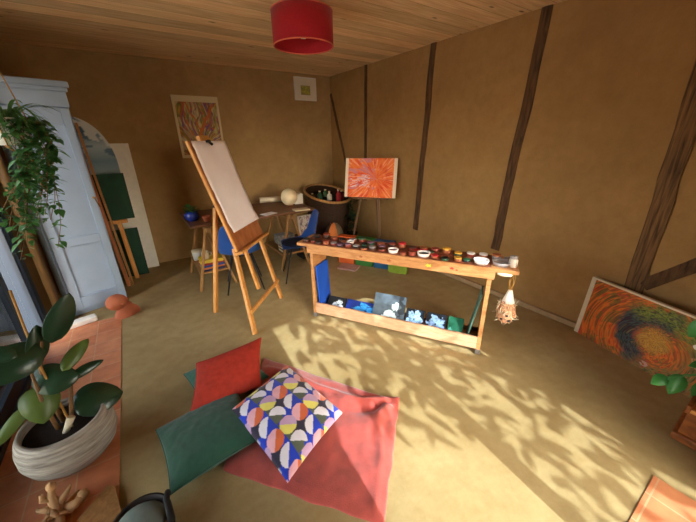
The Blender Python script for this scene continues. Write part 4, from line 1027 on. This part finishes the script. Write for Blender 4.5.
part('handle', MB().tube([(-.19, 1.225, .10), (-.175, 1.205, .16), (-.18, 1.155, .175), (-.178, 1.105, .15), (-.18, 1.085, .10)], .012, 8), M_dark, bk_)

# ------------------------------------------------------------------ blanket and cushions
TLb, TRb, BRb, BLb = V(.55, 2.03, 0), V(1.11, 1.09, 0), V(.58, .62, 0), V(.06, 1.29, 0)
mb = MB(); n = 110; rows = []
for j in range(n+1):
    row = []
    for i in range(n+1):
        u, v = i/n, j/n
        p = (TLb*(1-u)+TRb*u)*(1-v)+(BLb*(1-u)+BRb*u)*v
        e = min(u, 1-u, v, 1-v); edge = min(1, e*14)
        zz = .006+.016*edge**.6
        zz += .010*edge*max(0, noise.noise(V(u*5+1, v*5, 4)))+.005*edge*noise.noise(V(u*16, v*13, 1))
        # folds fanning from the right corner
        d = math.hypot(u-1, v); a = math.atan2(v, 1-u+1e-6)
        fold = max(0, 1-d/.62)*edge
        zz += fold*.032*(1+math.sin(a*11+d*5+1.5*noise.noise(V(u*4, v*4, 7))))*min(1, d*6)
        zz += .05*max(0, 1-d/.10)
        # long ridge along the top edge
        zz += .012*math.exp(-((v-.13+.03*math.sin(u*7))/.022)**2)*edge
        zz += .012*math.exp(-((u-.93+.025*math.sin(v*6))/.02)**2)*edge
        # a folded second layer along the left part of the top edge
        p += V(noise.noise(V(u*6, v*6, 1))*.012, noise.noise(V(u*6, v*6, 9))*.012, 0)
        row.append(mb.bm.verts.new(p+Z*zz))
    rows.append(row)
for j in range(n):
    for i in range(n):
        f = mb.bm.faces.new([rows[j][i], rows[j][i+1], rows[j+1][i+1], rows[j+1][i]]); f.smooth = True
o = mb.build('blanket', M_blanket, solid=.008); tag(o, 'brick red fleece blanket spread on the floor', 'blanket')

def pillow(name, label, c, ex, ey, size, thick, mat, fn=None, N=56, pinch=.07, seed=0, group='cushions on the blanket'):
    """cushion with centre c, in-plane axes ex, ey (full side lengths from size)"""
    ex, ey = Vector(ex).normalized(), Vector(ey); ey = ey.normalized(); nz = ex.cross(ey).normalized()
    vs, fs, uv = [], [], []
    for side in (1, -1):
        for j in range(N+1):
            for i in range(N+1):
                u, v = -1+2*i/N, -1+2*j/N
                pr = max(0, (1-u**2)*(1-v**2)); t = thick/2*pr**.42
                x = u*(1-pinch*(1-v*v)*abs(u)**3); y = v*(1-pinch*(1-u*u)*abs(v)**3)
                wr = .006*noise.noise(V(u*2.4+seed, v*2.4, side))+.003*noise.noise(V(u*7+seed, v*7, side*2))
                vs.append(ex*(x*size[0]/2)+ey*(y*size[1]/2)+nz*side*(t+wr*min(1, pr*4))); uv.append((u, v))
    q = (N+1)*(N+1)
    for s in range(2):
        for j in range(N):
            for i in range(N):
                a = s*q+j*(N+1)+i; f = (a, a+1, a+N+2, a+N+1); fs.append(f if s == 0 else f[::-1])
    me = bpy.data.meshes.new('cover'); me.from_pydata([tuple(v) for v in vs], [], fs); me.update()
    for p in me.polygons: p.use_smooth = True
    t = thing(name, label, 'cushion', c, 0, group)
    o = bpy.data.objects.new('cover', me); COL.objects.link(o); o.parent = t; me.materials.append(mat)
    if fn is not None:
        uv = np.array(uv); paint_attr(o, fn(uv[:, 0], uv[:, 1]))
    # piping along the seam
    mb = MB(); M_ = 24; pts = []
    for k in range(4*M_):
        s, r = divmod(k, M_); r = -1+2*r/M_; u, v = [(r, -1), (1, r), (-r, 1), (-1, -r)][s]
        x = u*(1-pinch*(1-v*v)*abs(u)**3); y = v*(1-pinch*(1-u*u)*abs(v)**3); pts.append(ex*(x*size[0]/2)+ey*(y*size[1]/2))
    pts.append(pts[0]); mb.tube(pts, .0035, 5, cap=False)
    if fn is None: mb.build('piping', mat, t)
    return t

def geo(u, v):
    """lattice of two-tone discs and fans on cobalt, green and plum"""
    a = (u+1)/2*2.85+.30; b = (v+1)/2*2.45+.45
    p = a-np.floor(a)-.5; q = b-np.floor(b)-.5
    pink, yel, org, mau, wht = C(228, 172, 184), C(230, 222, 112), C(212, 102, 58), C(196, 160, 196), C(222, 218, 230)
    blue, olive, plum = C(32, 60, 186), C(84, 92, 76), C(46, 40, 62)
    up_, rt_ = (-p+q), (p+q)                         # picture-up and picture-right within a cell
    c = np.where(((up_ < 0) & (rt_ < .25))[..., None], olive, blue)
    c = mixm(c, plum, (np.abs(p)+np.abs(q) < .30)*1.0)
    R = .262
    def disc(cp, cq): return np.hypot(p-cp, q-cq) < R, (-(p-cp)+(q-cq)), ((p-cp)+(q-cq))
    m, h_, x_ = disc(-.25, .25); c = mixm(c, np.where((x_ > 0)[..., None], org, pink), m*1.0)
    m, h_, x_ = disc(-.25, -.25); c = mixm(c, np.where((h_ < 0)[..., None], yel, mau), m*1.0)
    m, h_, x_ = disc(.30, .30); c = mixm(c, wht, (m & (x_ < 0))*1.0)
    m, h_, x_ = disc(.30, -.30); c = mixm(c, wht, (m & (h_ > 0))*1.0)
    return mixm(c, plum, (np.sqrt(np.abs(p))+np.sqrt(np.abs(q)) < .45)*1.0)
pillow('cushion', 'patterned cushion with coloured discs on the red blanket', (.455, 1.35, .11), (.11, -.54, -.02), (.445, .215, -.04), (.57, .50), .15, M_attr_cloth, geo, 130, .05, 3)
pillow('cushion', 'green velvet cushion under the rust red one', (.24, 1.925, .07), (.42, .06, 0), (-.05, .4, 0), (.44, .44), .12, M_green_velvet, seed=5)
pillow('cushion', 'largest dark green cushion lying on the bare floor', (.045, 1.49, .085), (.45, .03, .02), (-.03, .45, 0), (.47, .44), .15, M_green_cushion, seed=8)
pillow('cushion', 'rust red cushion propped on the green velvet one', (.245, 1.80, .17), (.45, .03, .0), (.11, .27, .13), (.45, .36), .13, M_red_cushion, seed=2)

# ------------------------------------------------------------------ chest and plant at right
cx0, cy0 = 2.22, .03
cs_ = thing('wooden_chest', 'brown wooden chest at the right edge below the leafy plant', 'chest', (2.45, -.17, .004))
part('chest_body', MB().box((2.355, -.16, .115), (.29, .36, .18), bev=.006), M_walnut, cs_)
part('base_moulding', MB().box((2.355, -.16, .03), (.33, .40, .05), bev=.012), M_walnut, cs_)
part('lid', MB().box((2.355, -.16, .215), (.31, .38, .022), bev=.006), M_pine_v, cs_)
part('lid_rim', MB().box((2.355, .022, .222), (.32, .02, .05), bev=.005), M_walnut, cs_)
vp = thing('leafy_houseplant', 'bright green leafy plant in clay pot on the wooden chest', 'plant', (2.43, -.20, .226))
MB().lathe([(0, 0), (.07, 0), (.09, .11), (.097, .11), (.097, .14), (.085, .14), (.08, .11), (0, .11)], n=24).build('pot', M_terra, vp)
MB().lathe([(.084, .115), (0, .12)], n=24).build('soil', M_soil, vp)
def lf2(c, d, L_, W_, up=(-.4, -.4, .8), mat=None):
    c = Vector(c)-Vector(vp.location); d = Vector(d).normalized(); b = c-d*L_/2
    MB().leaf(b, d, up, L_, W_, .12, .15, 10, .75).build('leaf', mat or M_leaf_bright, vp, solid=.0015)
    s = MB(); s.tube([(0, 0, .12), tuple(Vector((b.x*.5, b.y*.5, max(b.z, .12)+.08))), tuple(b)], .0035, 5); s.build('stalk', M_leaf_bright, vp)
lf2((2.215, .165, .31), (-.7, .5, -.45), .085, .065)
lf2((2.25, .105, .31), (-.5, .1, -.7), .12, .085)
lf2((2.34, .02, .27), (-.1, -.2, -.8), .12, .09)
lf2((2.36, .12, .62), (-.2, .3, -.7), .11, .085)
lf2((2.36, .06, .42), (-.8, .5, .1), .13, .05)
lf2((2.45, -.05, .55), (-.4, .3, .4), .12, .08); lf2((2.58, -.22, .58), (.5, -.3, .5), .12, .08); lf2((2.6, -.1, .48), (.6, .4, .2), .12, .08); lf2((2.48, -.25, .5), (-.2, -.6, .3), .12, .08)

# ------------------------------------------------------------------ view
scene.view_settings.view_transform = 'Standard'; scene.view_settings.look = 'None'
scene.view_settings.gamma = 1.0; scene.view_settings.use_curve_mapping = False
scene.view_settings.exposure = .9
cy = scene.cycles
cy.max_bounces = 12; cy.diffuse_bounces = 8; cy.glossy_bounces = 4; cy.transparent_max_bounces = 12
cy.caustics_reflective = False; cy.caustics_refractive = False; cy.sample_clamp_indirect = 6
cy.use_denoising = True
